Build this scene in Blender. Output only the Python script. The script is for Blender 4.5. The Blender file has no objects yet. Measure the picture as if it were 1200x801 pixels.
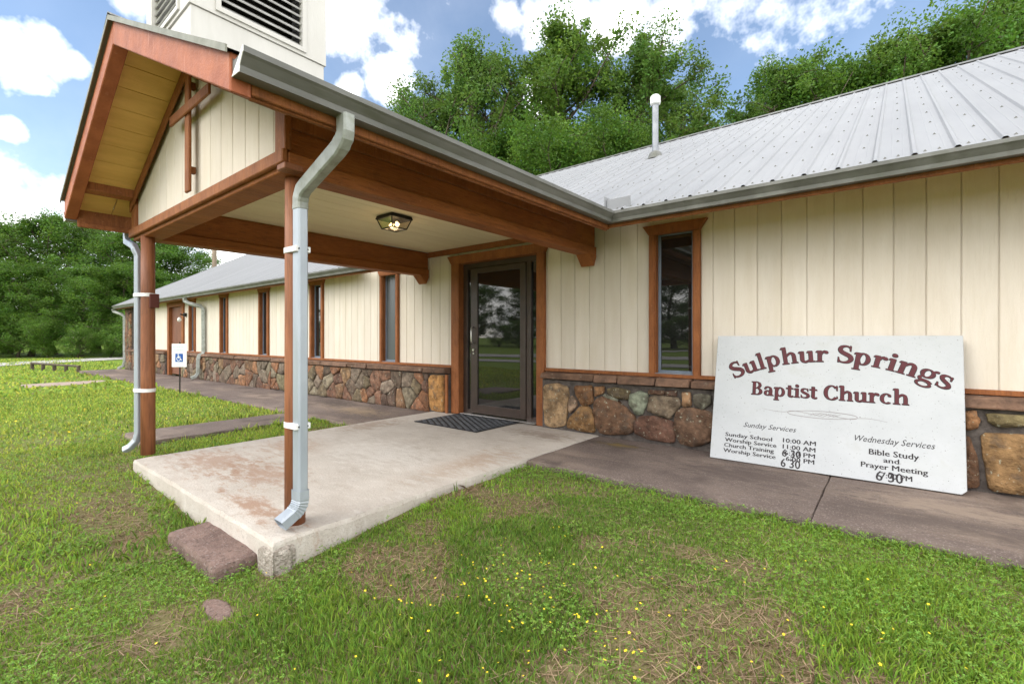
import bpy, math, random
import numpy as np
from mathutils import Vector, Matrix

random.seed(7); rng = np.random.default_rng(7)
S = bpy.context.scene
COL = S.collection
R = math.radians

# ------------------------------------------------------------------ camera
YAW = math.asin(0.62983); EYE = Vector((0.0, -5.0, 1.135)); FPX = 554.0
cd = bpy.data.cameras.new('camera'); cam = bpy.data.objects.new('camera', cd); COL.objects.link(cam)
cam.location = EYE; cam.rotation_euler = (R(90), 0, YAW)
cd.sensor_width = 36; cd.lens = 36 * FPX / 1200; cd.shift_y = -5.5 / 1200
cd.clip_start = 0.05; cd.clip_end = 3000
S.camera = cam

# ------------------------------------------------------------------ sky, sun, exposure
SUN_EL = R(36); SUN_AZ = R(246)      # direction TO the sun, measured from +X towards +Y (front left of the church)
def pix_dir(px, py):
    a = (px - 600) / FPX; b = (395 - py) / FPX
    fw = Vector((-math.sin(YAW), math.cos(YAW), 0)); rt = Vector((math.cos(YAW), math.sin(YAW), 0))
    return (fw + a * rt + b * Vector((0, 0, 1))).normalized()
W = bpy.data.worlds.new('World'); S.world = W; W.use_nodes = True
nt = W.node_tree; nt.nodes.clear(); N = nt.nodes.new; L = nt.links.new
out = N('ShaderNodeOutputWorld'); mixs = N('ShaderNodeMixShader'); bg1 = N('ShaderNodeBackground'); bg2 = N('ShaderNodeBackground')
sky = N('ShaderNodeTexSky'); sky.sky_type = 'NISHITA'; sky.sun_disc = False
sky.sun_elevation = SUN_EL; sky.sun_rotation = R(90) - SUN_AZ; sky.air_density = 1.0; sky.dust_density = 0.3; sky.ozone_density = 0.6
bg1.inputs[1].default_value = 0.12
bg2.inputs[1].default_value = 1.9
L(sky.outputs[0], bg1.inputs[0]); L(bg1.outputs[0], mixs.inputs[1]); L(bg2.outputs[0], mixs.inputs[2]); L(mixs.outputs[0], out.inputs[0])
tc = N('ShaderNodeTexCoord')
def math_node(op, a, b=None, c=None, clamp=False):
    n = N('ShaderNodeMath'); n.operation = op; n.use_clamp = clamp
    for i, v in enumerate((a, b, c)):
        if v is None: continue
        if isinstance(v, (int, float)): n.inputs[i].default_value = v
        else: L(v, n.inputs[i])
    return n.outputs[0]
sep = N('ShaderNodeSeparateXYZ'); L(tc.outputs['Generated'], sep.inputs[0])
zc = math_node('ADD', math_node('MAXIMUM', sep.outputs[2], 0.0), 0.22)
comb = N('ShaderNodeCombineXYZ')
L(math_node('DIVIDE', sep.outputs[0], zc), comb.inputs[0]); L(math_node('DIVIDE', sep.outputs[1], zc), comb.inputs[1])
def noise_w(scale, detail, rough):
    n = N('ShaderNodeTexNoise'); n.inputs['Scale'].default_value = scale; n.inputs['Detail'].default_value = detail; n.inputs['Roughness'].default_value = rough
    return n
n1 = noise_w(1.15, 4, 0.56); L(comb.outputs[0], n1.inputs['Vector'])
n2 = noise_w(9.0, 5, 0.62); L(tc.outputs['Generated'], n2.inputs['Vector'])
# cumulus banks where they stand in the sky: (pixel the bank is seen at, angular radius)
banks = [((14, 66), .046), ((52, 62), .036), ((84, 74), .022), ((34, 94), .022), ((14, 152), .020),
         ((455, 96), .046), ((410, 104), .03), ((592, 20), .032), ((655, 10), .070), ((725, 16), .070), ((785, 20), .05),
         ((150, 2), .03), ((900, -140), .2), ((300, -160), .25), ((90, 305), .16), ((280, 300), .18), ((640, 120), .05)]
acc = None
for (px, py), r in banks:
    d = pix_dir(px, py)
    vm = N('ShaderNodeVectorMath'); vm.operation = 'DISTANCE'; L(tc.outputs['Generated'], vm.inputs[0]); vm.inputs[1].default_value = d
    f = math_node('SUBTRACT', 1.0, math_node('DIVIDE', vm.outputs['Value'], r * 1.6), clamp=True)
    acc = f if acc is None else math_node('MAXIMUM', acc, f)
detail = math_node('MULTIPLY', math_node('SUBTRACT', n2.outputs[0], 0.5), 1.5)
bank = math_node('MULTIPLY', math_node('SUBTRACT', math_node('ADD', acc, detail), 0.37), 1.7, clamp=True)
field = math_node('MULTIPLY_ADD', n1.outputs[0], 4.5, -1.0, clamp=True)
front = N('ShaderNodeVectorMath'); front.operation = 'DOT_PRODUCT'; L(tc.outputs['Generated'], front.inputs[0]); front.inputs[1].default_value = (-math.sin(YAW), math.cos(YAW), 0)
behind = math_node('MULTIPLY_ADD', front.outputs['Value'], -2.5, 1.35, clamp=True)  # cloud cover outside the view, thickened overhead and behind to add fill light
wisp = math_node('MULTIPLY', math_node('MULTIPLY_ADD', n1.outputs[0], 2.2, -0.95, clamp=True), 0.10)
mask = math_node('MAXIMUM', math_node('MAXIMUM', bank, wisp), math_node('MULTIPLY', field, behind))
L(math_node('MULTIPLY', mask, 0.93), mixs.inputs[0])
cr_ = N('ShaderNodeValToRGB'); cr_.color_ramp.elements[0].position = .35; cr_.color_ramp.elements[1].position = .62
cr_.color_ramp.elements[0].color = (.55, .57, .60, 1); cr_.color_ramp.elements[1].color = (1.10, 1.08, 1.05, 1)
L(n2.outputs[0], cr_.inputs[0]); L(cr_.outputs[0], bg2.inputs[0])

sl = bpy.data.lights.new('sun', 'SUN'); sl.energy = 0.95; sl.angle = R(34); sl.color = (1.0, 0.95, 0.87)
sun = bpy.data.objects.new('sun', sl); COL.objects.link(sun)
sd = Vector((math.cos(SUN_EL) * math.cos(SUN_AZ), math.cos(SUN_EL) * math.sin(SUN_AZ), math.sin(SUN_EL)))
sun.rotation_euler = sd.to_track_quat('Z', 'Y').to_euler(); sun.location = (-20, -20, 30)
S.view_settings.view_transform = 'Standard'; S.view_settings.look = 'None'; S.view_settings.gamma = 1; S.view_settings.exposure = 0.95
S.view_settings.use_curve_mapping = False
S.render.engine = 'CYCLES'; S.cycles.max_bounces = 6; S.cycles.diffuse_bounces = 4; S.cycles.glossy_bounces = 3; S.cycles.transmission_bounces = 3; S.cycles.transparent_max_bounces = 4; S.cycles.caustics_reflective = False; S.cycles.caustics_refractive = False; S.cycles.use_denoising = True; S.cycles.use_adaptive_sampling = True; S.cycles.adaptive_threshold = 0.02

# ------------------------------------------------------------------ helpers
BASE = {}
def tag(o, label=None, cat=None, group=None, kind=None):
    if label: o['label'] = label
    if cat: o['category'] = cat
    if group: o['group'] = group
    if kind: o['kind'] = kind
    return o
def put(o, base, parent):
    COL.objects.link(o); BASE[o.name] = Vector(base)
    if parent is not None:
        o.parent = parent; o.location = Vector(base) - BASE[parent.name]
    else: o.location = base
    return o
def empty(name, base, label, cat, group=None, parent=None):
    o = bpy.data.objects.new(name, None); o.empty_display_size = .2
    put(o, base, parent)
    return tag(o, label, cat, group)
class MB:
    def __init__(s): s.v = []; s.f = []
    def add(s, vs, fs):
        k = len(s.v); s.v += [tuple(p) for p in vs]; s.f += [tuple(i + k for i in f) for f in fs]; return s
    def box(s, x0, x1, y0, y1, z0, z1):
        return s.add([(x0,y0,z0),(x1,y0,z0),(x1,y1,z0),(x0,y1,z0),(x0,y0,z1),(x1,y0,z1),(x1,y1,z1),(x0,y1,z1)],
                     [(0,3,2,1),(4,5,6,7),(0,1,5,4),(1,2,6,5),(2,3,7,6),(3,0,4,7)])
    def loft(s, A, B):      # two loops of equal length -> closed solid
        n = len(A); k = len(s.v); s.v += [tuple(p) for p in A] + [tuple(p) for p in B]
        s.f.append(tuple(k + i for i in reversed(range(n)))); s.f.append(tuple(k + n + i for i in range(n)))
        for i in range(n): j = (i + 1) % n; s.f.append((k + i, k + j, k + n + j, k + n + i))
        return s
    def prism(s, poly, axis, a, b):
        m = {'x': lambda p, t: (t, p[0], p[1]), 'y': lambda p, t: (p[0], t, p[1]), 'z': lambda p, t: (p[0], p[1], t)}[axis]
        return s.loft([m(p, a) for p in poly], [m(p, b) for p in poly])
    def tube(s, pts, rad, n=10, cap=True, sq=None):
        pts = [Vector(p) for p in pts]; k = len(s.v); up0 = None
        for i, p in enumerate(pts):
            t = (pts[min(i + 1, len(pts) - 1)] - pts[max(i - 1, 0)]).normalized()
            if up0 is None:
                up0 = Vector((0, 0, 1)) if abs(t.z) < .9 else Vector((1, 0, 0))
            a = t.cross(up0).normalized(); b = a.cross(t).normalized(); up0 = b
            r = rad[i] if isinstance(rad, (list, tuple)) else rad
            if sq:
                w, h = sq; c = .25
                prof = [(-w, -h*(1-c)), (-w*(1-c), -h), (w*(1-c), -h), (w, -h*(1-c)), (w, h*(1-c)), (w*(1-c), h), (-w*(1-c), h), (-w, h*(1-c))]
                for u, q in prof: s.v.append(tuple(p + a * u * r + b * q * r))
            else:
                for j in range(n):
                    an = 2 * math.pi * j / n; s.v.append(tuple(p + a * math.cos(an) * r + b * math.sin(an) * r))
        m = 8 if sq else n
        for i in range(len(pts) - 1):
            for j in range(m):
                q = (j + 1) % m; s.f.append((k + i*m + j, k + i*m + q, k + (i+1)*m + q, k + (i+1)*m + j))
        if cap:
            s.f.append(tuple(k + j for j in reversed(range(m)))); e = k + (len(pts) - 1) * m; s.f.append(tuple(e + j for j in range(m)))
        return s
    def build(s, name, m, parent=None, smooth=False, bevel=0, base=None, color=None, link=True):
        a = np.array(s.v, float)
        if base is None: base = ((a[:,0].min() + a[:,0].max()) / 2, (a[:,1].min() + a[:,1].max()) / 2, a[:,2].min())
        me = bpy.data.meshes.new(name); me.from_pydata([tuple(p) for p in (a - np.array(base))], [], s.f); me.update()
        me.materials.append(m)
        if smooth:
            for p in me.polygons: p.use_smooth = True
        o = bpy.data.objects.new(name, me)
        if bevel:
            b = o.modifiers.new('bevel', 'BEVEL'); b.width = bevel; b.segments = 2 if bevel > .006 else 1; b.limit_method = 'ANGLE'; b.angle_limit = R(40)
        if color: o.color = (*color, 1)
        if link: put(o, base, parent)
        return o
def smooth(t):
    t = np.clip(t, 0, 1); return t * t * (3 - 2 * t)
_T = rng.random((256, 256))
def vnoise(x, y):
    x = np.asarray(x, float); y = np.asarray(y, float)
    xi = np.floor(x).astype(int); yi = np.floor(y).astype(int); fx = smooth(x - xi); fy = smooth(y - yi)
    g = lambda i, j: _T[i % 256, j % 256]
    return (g(xi, yi) * (1 - fx) + g(xi + 1, yi) * fx) * (1 - fy) + (g(xi, yi + 1) * (1 - fx) + g(xi + 1, yi + 1) * fx) * fy
def fbm(x, y, o=3):
    s = 0; a = .5; t = 0
    for i in range(o): s = s + a * vnoise(x * 2**i + 17 * i, y * 2**i + 31 * i); t += a; a *= .5
    return s / t

# ------------------------------------------------------------------ materials
def mat(name, c1, c2=None, rough=.6, scale=3, stretch=(1, 1, 1), bump=.15, bscale=40, bstretch=None, spec=.3, metal=0, objcol=False, rand=0, stain=None, contrast=(.35, .65), bdist=.01, spots=()):
    m = bpy.data.materials.new(name); m.use_nodes = True; t = m.node_tree; B = t.nodes['Principled BSDF']
    nn = t.nodes.new; lk = t.links.new
    B.inputs['Roughness'].default_value = rough; B.inputs['Metallic'].default_value = metal; B.inputs['Specular IOR Level'].default_value = spec
    g = nn('ShaderNodeNewGeometry')
    def ns(sc, st, det=4, ro=.6):
        mp = nn('ShaderNodeMapping'); mp.inputs['Scale'].default_value = st; lk(g.outputs['Position'], mp.inputs[0])
        n = nn('ShaderNodeTexNoise'); n.inputs['Scale'].default_value = sc; n.inputs['Detail'].default_value = det; n.inputs['Roughness'].default_value = ro
        lk(mp.outputs[0], n.inputs['Vector']); return n.outputs[0]
    def ramp(fac, a, b, pa, pb):
        r = nn('ShaderNodeValToRGB'); r.color_ramp.elements[0].position = pa; r.color_ramp.elements[1].position = pb
        r.color_ramp.elements[0].color = (*a, 1) if len(a) == 3 else a; r.color_ramp.elements[1].color = (*b, 1) if len(b) == 3 else b
        lk(fac, r.inputs[0]); return r.outputs[0]
    def mix(fac, a, b, mode='MIX'):
        x = nn('ShaderNodeMix'); x.data_type = 'RGBA'; x.blend_type = mode
        if isinstance(fac, float): x.inputs[0].default_value = fac
        else: lk(fac, x.inputs[0])
        for i, v in ((6, a), (7, b)):
            if isinstance(v, tuple): x.inputs[i].default_value = (*v, 1)
            else: lk(v, x.inputs[i])
        return x.outputs[2]
    c2 = c2 or tuple(x * .8 for x in c1)
    col = ramp(ns(scale, stretch), c2, c1, *contrast)
    if objcol:
        oi = nn('ShaderNodeObjectInfo'); col = mix(1.0, col, oi.outputs['Color'], 'MULTIPLY')
    for stc in (stain or []):
        sc, sst, scol, lo, hi, amt = stc
        f = ramp(ns(sc, sst), (0, 0, 0), (amt, amt, amt), lo, hi); col = mix(f, col, scol)
    for (sx_, sy_, rx_, ry_, scol, amt) in spots:      # a stain with a place of its own (world metres)
        vs = nn('ShaderNodeVectorMath'); vs.operation = 'SUBTRACT'; lk(g.outputs['Position'], vs.inputs[0]); vs.inputs[1].default_value = (sx_, sy_, 0)
        vm = nn('ShaderNodeVectorMath'); vm.operation = 'MULTIPLY'; lk(vs.outputs[0], vm.inputs[0]); vm.inputs[1].default_value = (1 / rx_, 1 / ry_, 0)
        vl = nn('ShaderNodeVectorMath'); vl.operation = 'LENGTH'; lk(vm.outputs[0], vl.inputs[0])
        ad = nn('ShaderNodeMath'); ad.operation = 'ADD'; lk(vl.outputs['Value'], ad.inputs[0])
        sc_ = nn('ShaderNodeMath'); sc_.operation = 'MULTIPLY_ADD'; lk(ns(6, (1, 2.4, 1), 7, .72), sc_.inputs[0]); sc_.inputs[1].default_value = 4.2; sc_.inputs[2].default_value = -2.1; lk(sc_.outputs[0], ad.inputs[1])
        f = ramp(ad.outputs[0], (amt, amt, amt), (0, 0, 0), .2, 1.0); col = mix(f, col, scol)
    if rand:
        oi = nn('ShaderNodeObjectInfo'); mr = nn('ShaderNodeMapRange'); lk(oi.outputs['Random'], mr.inputs[0]); mr.inputs[3].default_value = 1 - rand; mr.inputs[4].default_value = 1 + rand * .6
        hs = nn('ShaderNodeHueSaturation'); lk(mr.outputs[0], hs.inputs['Value']); lk(col, hs.inputs['Color']); col = hs.outputs[0]
    lk(col, B.inputs['Base Color'])
    if bump:
        bp = nn('ShaderNodeBump'); bp.inputs['Strength'].default_value = bump; bp.inputs['Distance'].default_value = bdist
        lk(ns(bscale, bstretch or stretch, 3, .65), bp.inputs['Height']); lk(bp.outputs[0], B.inputs['Normal'])
        rr = nn('ShaderNodeMapRange'); lk(ns(bscale * .3, stretch), rr.inputs[0]); rr.inputs[3].default_value = max(rough - .12, .02); rr.inputs[4].default_value = min(rough + .12, 1); lk(rr.outputs[0], B.inputs['Roughness'])
    return m
M = {}
M['cream'] = mat('cream_siding', (.665, .605, .525), (.625, .56, .475), .75, 2.2, (4, 4, .5), .5, 60, (3, 3, .12), rand=.05,
                 stain=[(1.3, (2.5, 2.5, .5), (.55, .48, .36), .52, .74, .4), (14, (5, 5, .2), (.58, .515, .42), .54, .72, .3)])
M['creamsoffit'] = mat('yellow_soffit', (.76, .48, .16), (.64, .39, .12), .7, 3, (3, .6, 3), .3, 60, (3, .2, 3), rand=.06, stain=[(2.5, (1, 1, 1), (.33, .21, .07), .6, .8, .5)])
M['ceiling'] = mat('ceiling_plank', (.76, .67, .47), (.70, .60, .41), .7, 2, (2, .5, 2), .25, 60, (3, .2, 3), rand=.03)
M['brown'] = mat('brown_trim', (.31, .112, .036), (.22, .074, .023), .65, 5, (2, 2, .8), .6, 55, (2, 2, .3), spec=.3, rand=.08, stain=[(30, (3, 3, .25), (.15, .05, .018), .50, .66, .55), (45, (1, 1, 1), (.42, .19, .09), .62, .70, .5), (9, (1, 1, .5), (.12, .045, .02), .60, .85, .6)])
M['beam'] = mat('brown_beam', (.33, .112, .030), (.24, .076, .020), .66, 4, (2, .4, 2), .6, 50, (2, .2, 2), spec=.3, stain=[(30, (3, .25, 3), (.13, .042, .014), .50, .66, .55), (50, (1, 1, 1), (.38, .16, .07), .63, .70, .5), (7, (1, 1, 1), (.10, .035, .013), .60, .85, .6)])
M['barge'] = mat('weathered_red_brown', (.40, .125, .052), (.29, .082, .033), .6, 6, (1, 1, 1), .4, 70, spec=.35, stain=[(18, (1.5, 1.5, .3), (.55, .25, .16), .62, .80, .5), (5, (1, 1, 1), (.20, .05, .02), .6, .85, .5)])
M['post'] = mat('brown_post', (.31, .120, .052), (.21, .075, .032), .55, 6, (1, 1, .15), .35, 60, (2, 2, .1), spec=.4, stain=[(35, (2, 2, .12), (.14, .05, .022), .48, .64, .65), (10, (1, 1, .3), (.13, .05, .025), .56, .75, .7)])
M['roof'] = mat('white_metal_roof', (.275, .28, .29), (.245, .25, .26), .55, 1.5, (1.5, .3, .3), .04, 6, spec=.2, stain=[(3, (5, .25, .25), (.25, .25, .26), .52, .8, .5)])
M['deck'] = mat('dark_roof_deck', (.05, .045, .04), rough=.9)
M['edge'] = mat('drip_edge_metal', (.22, .22, .17), (.15, .15, .11), .5, 8, spec=.4)
M['gutter'] = mat('grey_gutter', (.150, .150, .137), (.095, .095, .083), .45, 5, (1, .4, 1), .12, 12, spec=.45, stain=[(6, (1, .4, 2), (.07, .075, .05), .50, .72, .7)])
M['spout'] = mat('galvanised_spout', (.40, .44, .49), (.32, .355, .40), .38, 6, (1, 1, .3), .1, 15, spec=.5, metal=.25, stain=[(5, (1, 1, 1), (.26, .27, .20), .58, .85, .45)])
M['spoutold'] = mat('weathered_spout', (.36, .38, .36), (.24, .255, .225), .45, 9, (1, 1, 1), .15, 25, spec=.45, metal=.15, stain=[(14, (1, 1, 1), (.15, .16, .10), .52, .75, .7)])
M['white'] = mat('white_paint', (.78, .78, .77), (.70, .70, .69), .5, 4, bump=.05)
M['steeple'] = mat('steeple_white', (.60, .58, .545), (.54, .52, .485), .55, 2, (2, 2, .5), .1, 30, spec=.35, stain=[(4, (2, 2, .4), (.40, .38, .34), .55, .85, .45)])
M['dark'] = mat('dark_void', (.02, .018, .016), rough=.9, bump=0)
M['slat'] = mat('louver_slat', (.55, .54, .53), (.40, .39, .38), .5, 8, bump=.1)
RUST = (.30, .17, .105)
M['slab'] = mat('pale_concrete', (.52, .475, .425), (.43, .385, .34), .85, 1.7, (1, 1, 1), .5, 60, spec=.2,
                stain=[(2.6, (1, 2.2, 1), (.36, .30, .25), .52, .75, .5), (90, (1, 1, 1), (.28, .25, .22), .56, .66, .55), (7, (1, 2.5, 1), (.58, .55, .51), .52, .72, .5), (16, (1, 1.5, 1), (.28, .23, .19), .60, .74, .5)],
                spots=[(-4.85, -3.35, .75, .35, RUST, .6), (-4.1, -3.25, .55, .30, RUST, .6), (-3.3, -3.62, .6, .12, RUST, .75), (-3.0, -1.9, .25, .8, (.33, .23, .16), .6), (-4.9, -2.6, .5, .35, (.34, .22, .15), .6),
                       (-3.2, -.5, .5, .25, (.24, .19, .155), .75), (-5.3, -1.4, .35, .6, (.30, .23, .18), .7), (-3.9, -2.2, .9, .5, (.60, .57, .53), .6)])
M['walk'] = mat('dark_stained_concrete', (.17, .132, .114), (.11, .084, .074), .88, 1.2, (1, 1, 1), .6, 60, spec=.2,
                stain=[(.8, (.6, 2, 1), (.28, .215, .17), .50, .68, .8), (90, (1, 1, 1), (.30, .26, .235), .55, .66, .6), (2.2, (1, 1, 1), (.075, .058, .052), .54, .70, .7), (25, (1, 1, 1), (.085, .066, .06), .58, .70, .6)],
                spots=[(-2.33, -.42, .42, .16, (.055, .043, .036), .9), (-2.28, -.42, .26, .09, (.20, .14, .045), .8), (.3, -.75, .8, .25, (.30, .235, .185), .7), (-1.0, -.75, .7, .3, (.085, .065, .058), .7), (.2, -1.1, .9, .2, (.09, .07, .062), .6), (-6.6, -.75, .9, .3, (.27, .20, .13), .7), (-7.6, -.5, .6, .3, (.075, .06, .05), .7)])
M['walkedge'] = mat('pale_worn_edge', (.40, .32, .26), (.24, .18, .15), .9, 6, bump=.6, bscale=60)
M['step'] = mat('brown_stone_step', (.215, .145, .122), (.13, .086, .074), .85, 7, (1, 1, 1), .9, 60, spec=.25, stain=[(70, (1, 1, 1), (.27, .22, .195), .55, .66, .7), (40, (1, 1, 1), (.06, .045, .04), .55, .68, .7), (5, (1, 1, 1), (.32, .13, .03), .68, .80, .6)])
M['agg'] = mat('exposed_aggregate', (.46, .41, .36), (.27, .23, .19), .9, 38, (1, 1, 1), 1.0, 55, bdist=.03)
M['stone'] = mat('field_stone', (.84, .81, .77), (.32, .295, .275), .9, 11, (1, 1, 1), 1.0, 22, objcol=True, spec=.25, bdist=.02, stain=[(9, (1, 1, 1), (.09, .07, .055), .52, .70, .8), (30, (1, 1, 1), (.42, .44, .34), .62, .70, .7)])
M['mortar'] = mat('dark_mortar', (.13, .11, .097), (.06, .05, .045), .95, 12, bump=.8, bscale=60)
M['capstone'] = mat('brown_cap_stone', (.20, .115, .075), (.10, .06, .042), .85, 10, bump=1.0, bscale=40, rand=.2, stain=[(12, (1, 1, 1), (.36, .30, .24), .60, .75, .6)])
M['alu'] = mat('window_aluminium', (.16, .19, .24), (.12, .145, .19), .4, 8, bump=.05, spec=.5)
M['bronze'] = mat('bronze_door_frame', (.055, .034, .026), (.038, .024, .018), .42, 8, bump=.05, spec=.5)
M['chrome'] = mat('handle_metal', (.6, .58, .55), rough=.3, bump=.03, metal=.8)
M['rubber'] = mat('black_rubber', (.022, .024, .028), (.014, .015, .018), .65, 20, bump=.3, bscale=80)
M['rubbertop'] = mat('worn_rubber', (.11, .115, .125), (.05, .053, .06), .7, 14, bump=.2)
M['black'] = mat('black_iron', (.02, .019, .018), rough=.5, bump=.05)
M['signwhite'] = mat('sign_white_paint', (.45, .465, .48), (.41, .425, .44), .55, 3, (1, 1, 1), .12, 30, spec=.35,
                     stain=[(2.2, (1, 1, 1), (.38, .40, .385), .56, .8, .5), (85, (1, 1, 1), (.10, .085, .07), .665, .68, .85), (3, (1, 1, 1), (.34, .34, .30), .60, .72, .4), (5, (1, 1, .6), (.36, .36, .33), .62, .8, .5)])
M['maroon'] = mat('maroon_print', (.085, .012, .017), (.065, .009, .013), .55, 20, bump=0)
M['ink'] = mat('black_print', (.022, .018, .02), (.03, .025, .028), .6, 20, bump=0)
M['greyink'] = mat('faded_print', (.30, .28, .28), rough=.6, bump=0)
M['blue'] = mat('blue_print', (.02, .10, .38), rough=.45, bump=0)
M['teal'] = mat('faded_teal_print', (.42, .62, .62), rough=.5, bump=0)
M['browndoor'] = mat('flush_brown_door', (.20, .085, .05), (.15, .06, .035), .6, 4, (1, 1, .3), .1, 30)
M['gravel'] = mat('gravel_road', (.42, .41, .38), (.30, .29, .27), .95, 3, bump=.6, bscale=20)
M['bark'] = mat('tree_bark', (.13, .10, .075), (.06, .047, .036), .9, 6, (2, 2, .5), .9, 12, (2, 2, .4), bdist=.03)
M['pole'] = mat('weathered_pole', (.30, .235, .18), (.19, .145, .11), .85, 6, (2, 2, .2), .5, 20)
M['pipe'] = mat('vent_pipe_metal', (.30, .31, .33), (.22, .23, .25), .35, 8, bump=.1, metal=.4)
M['yellow'] = mat('yellow_petal', (.80, .62, .03), rough=.6, bump=0)
M['paleflower'] = mat('pale_petal', (.70, .72, .66), rough=.6, bump=0)
M['terra'] = mat('dark_red_box', (.09, .022, .015), rough=.6, bump=.1)

def glass(name, tint, rough, refl):
    m = bpy.data.materials.new(name); m.use_nodes = True; t = m.node_tree; B = t.nodes['Principled BSDF']
    B.inputs['Base Color'].default_value = (*tint, 1); B.inputs['Roughness'].default_value = rough; B.inputs['IOR'].default_value = 1.5
    B.inputs['Specular IOR Level'].default_value = refl
    n = t.nodes.new('ShaderNodeTexNoise'); n.inputs['Scale'].default_value = 1.5; b = t.nodes.new('ShaderNodeBump'); b.inputs['Strength'].default_value = .02; b.inputs['Distance'].default_value = .02
    t.links.new(n.outputs[0], b.inputs['Height']); t.links.new(b.outputs[0], B.inputs['Normal'])
    return m
M['glass'] = glass('dark_window_glass', (.012, .012, .012), .015, 1.0)
M['screen'] = glass('screened_window_glass', (.085, .095, .10), .25, .6)
def lampglass():
    m = bpy.data.materials.new('lantern_glass'); m.use_nodes = True; t = m.node_tree; t.nodes.clear()
    o = t.nodes.new('ShaderNodeOutputMaterial'); tr = t.nodes.new('ShaderNodeBsdfTransparent'); gl = t.nodes.new('ShaderNodeBsdfGlossy'); mx = t.nodes.new('ShaderNodeMixShader')
    tr.inputs[0].default_value = (.95, .88, .74, 1); gl.inputs['Roughness'].default_value = .12; mx.inputs[0].default_value = .22
    t.links.new(tr.outputs[0], mx.inputs[1]); t.links.new(gl.outputs[0], mx.inputs[2]); t.links.new(mx.outputs[0], o.inputs[0]); return m
M['lampglass'] = lampglass()
def bulbmat():
    m = bpy.data.materials.new('lit_bulb'); m.use_nodes = True; B = m.node_tree.nodes['Principled BSDF']
    B.inputs['Emission Color'].default_value = (1, .75, .4, 1); B.inputs['Emission Strength'].default_value = 2.2; return m
M['bulb'] = bulbmat()
def leafmat(name, trans=.42, rough=.5):
    m = bpy.data.materials.new(name); m.use_nodes = True; t = m.node_tree; B = t.nodes['Principled BSDF']; nn = t.nodes.new
    a = nn('ShaderNodeAttribute'); a.attribute_name = 'tint'; a.attribute_type = 'GEOMETRY'
    B.inputs['Roughness'].default_value = rough; B.inputs['Specular IOR Level'].default_value = .3
    tr = nn('ShaderNodeBsdfTranslucent'); mx = nn('ShaderNodeMixShader'); mx.inputs[0].default_value = trans
    hs = nn('ShaderNodeHueSaturation'); hs.inputs['Value'].default_value = 1.3; hs.inputs['Hue'].default_value = .485
    t.links.new(a.outputs['Color'], B.inputs['Base Color']); t.links.new(a.outputs['Color'], hs.inputs['Color']); t.links.new(hs.outputs[0], tr.inputs['Color'])
    t.links.new(B.outputs[0], mx.inputs[1]); t.links.new(tr.outputs[0], mx.inputs[2]); t.links.new(mx.outputs[0], t.nodes['Material Output'].inputs[0])
    return m
M['leaf'] = leafmat('tree_leaf'); M['grass'] = leafmat('grass_blade', .4, .6)

# ------------------------------------------------------------------ terrain
def gz(x, y):
    x = np.asarray(x, float); y = np.asarray(y, float)
    d = np.clip(-1.5 - y, 0, 3); w = smooth((x + 5.6) / 1.8)
    d2 = np.clip(-2.7 - y, 0, 1.6)
    z = -.07 - .105 * d2 * w - .018 * d * (1 - w) - .14 * smooth((-x - 8) / 18)
    return z + .03 * (fbm(x * .7, y * .7) - .5) * smooth((-y - 1.2) / 1.0)
def ground_mat():
    m = bpy.data.materials.new('lawn_ground'); m.use_nodes = True; t = m.node_tree; B = t.nodes['Principled BSDF']; nn = t.nodes.new; lk = t.links.new
    g = nn('ShaderNodeNewGeometry')
    def ns(s, d=6):
        n = nn('ShaderNodeTexNoise'); n.inputs['Scale'].default_value = s; n.inputs['Detail'].default_value = d; n.inputs['Roughness'].default_value = .65; lk(g.outputs['Position'], n.inputs['Vector']); return n.outputs[0]
    def rp(f, stops):
        r = nn('ShaderNodeValToRGB'); e = r.color_ramp.elements
        while len(e) < len(stops): e.new(.5)
        for q, (p, c) in zip(e, stops): q.position = p; q.color = (*c, 1)
        lk(f, r.inputs[0]); return r.outputs[0]
    soil = rp(ns(30), [(.3, (.12, .11, .045)), (.5, (.20, .165, .085)), (.7, (.30, .24, .15))])
    green = rp(ns(9), [(.3, (.09, .15, .02)), (.55, (.17, .25, .035)), (.75, (.24, .31, .055))])
    at = nn('ShaderNodeAttribute'); at.attribute_name = 'green'; at.attribute_type = 'GEOMETRY'
    x = nn('ShaderNodeMix'); x.data_type = 'RGBA'; lk(at.outputs['Fac'], x.inputs[0]); lk(soil, x.inputs[6]); lk(green, x.inputs[7]); lk(x.outputs[2], B.inputs['Base Color'])
    B.inputs['Roughness'].default_value = .95; B.inputs['Specular IOR Level'].default_value = .1
    b = nn('ShaderNodeBump'); b.inputs['Strength'].default_value = 1; b.inputs['Distance'].default_value = .03; lk(ns(45), b.inputs['Height']); lk(b.outputs[0], B.inputs['Normal'])
    return m
def axis(a, b, lo, hi, step, grow=1.25):
    p = list(np.arange(a, b + 1e-6, step)); s = step
    while p[-1] < hi: s *= grow; p.append(p[-1] + s)
    s = step
    while p[0] > lo: s *= grow; p.insert(0, p[0] - s)
    return np.array(p)
gx = axis(-10, 4, -900, 900, .2); gy = axis(-6, 0, -900, 900, .2)
GX, GY = np.meshgrid(gx, gy); GZ = gz(GX, GY)
nx, ny = len(gx), len(gy)
gv = np.stack([GX.ravel(), GY.ravel(), GZ.ravel()], 1)
ii = (np.arange(ny - 1)[:, None] * nx + np.arange(nx - 1)[None]).ravel()
gf = np.stack([ii, ii + 1, ii + 1 + nx, ii + nx], 1)
me = bpy.data.meshes.new('ground'); me.from_pydata(gv.tolist(), [], gf.tolist()); me.update()
for p in me.polygons: p.use_smooth = True
dist = np.hypot(GX.ravel(), GY.ravel() + 5)
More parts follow.
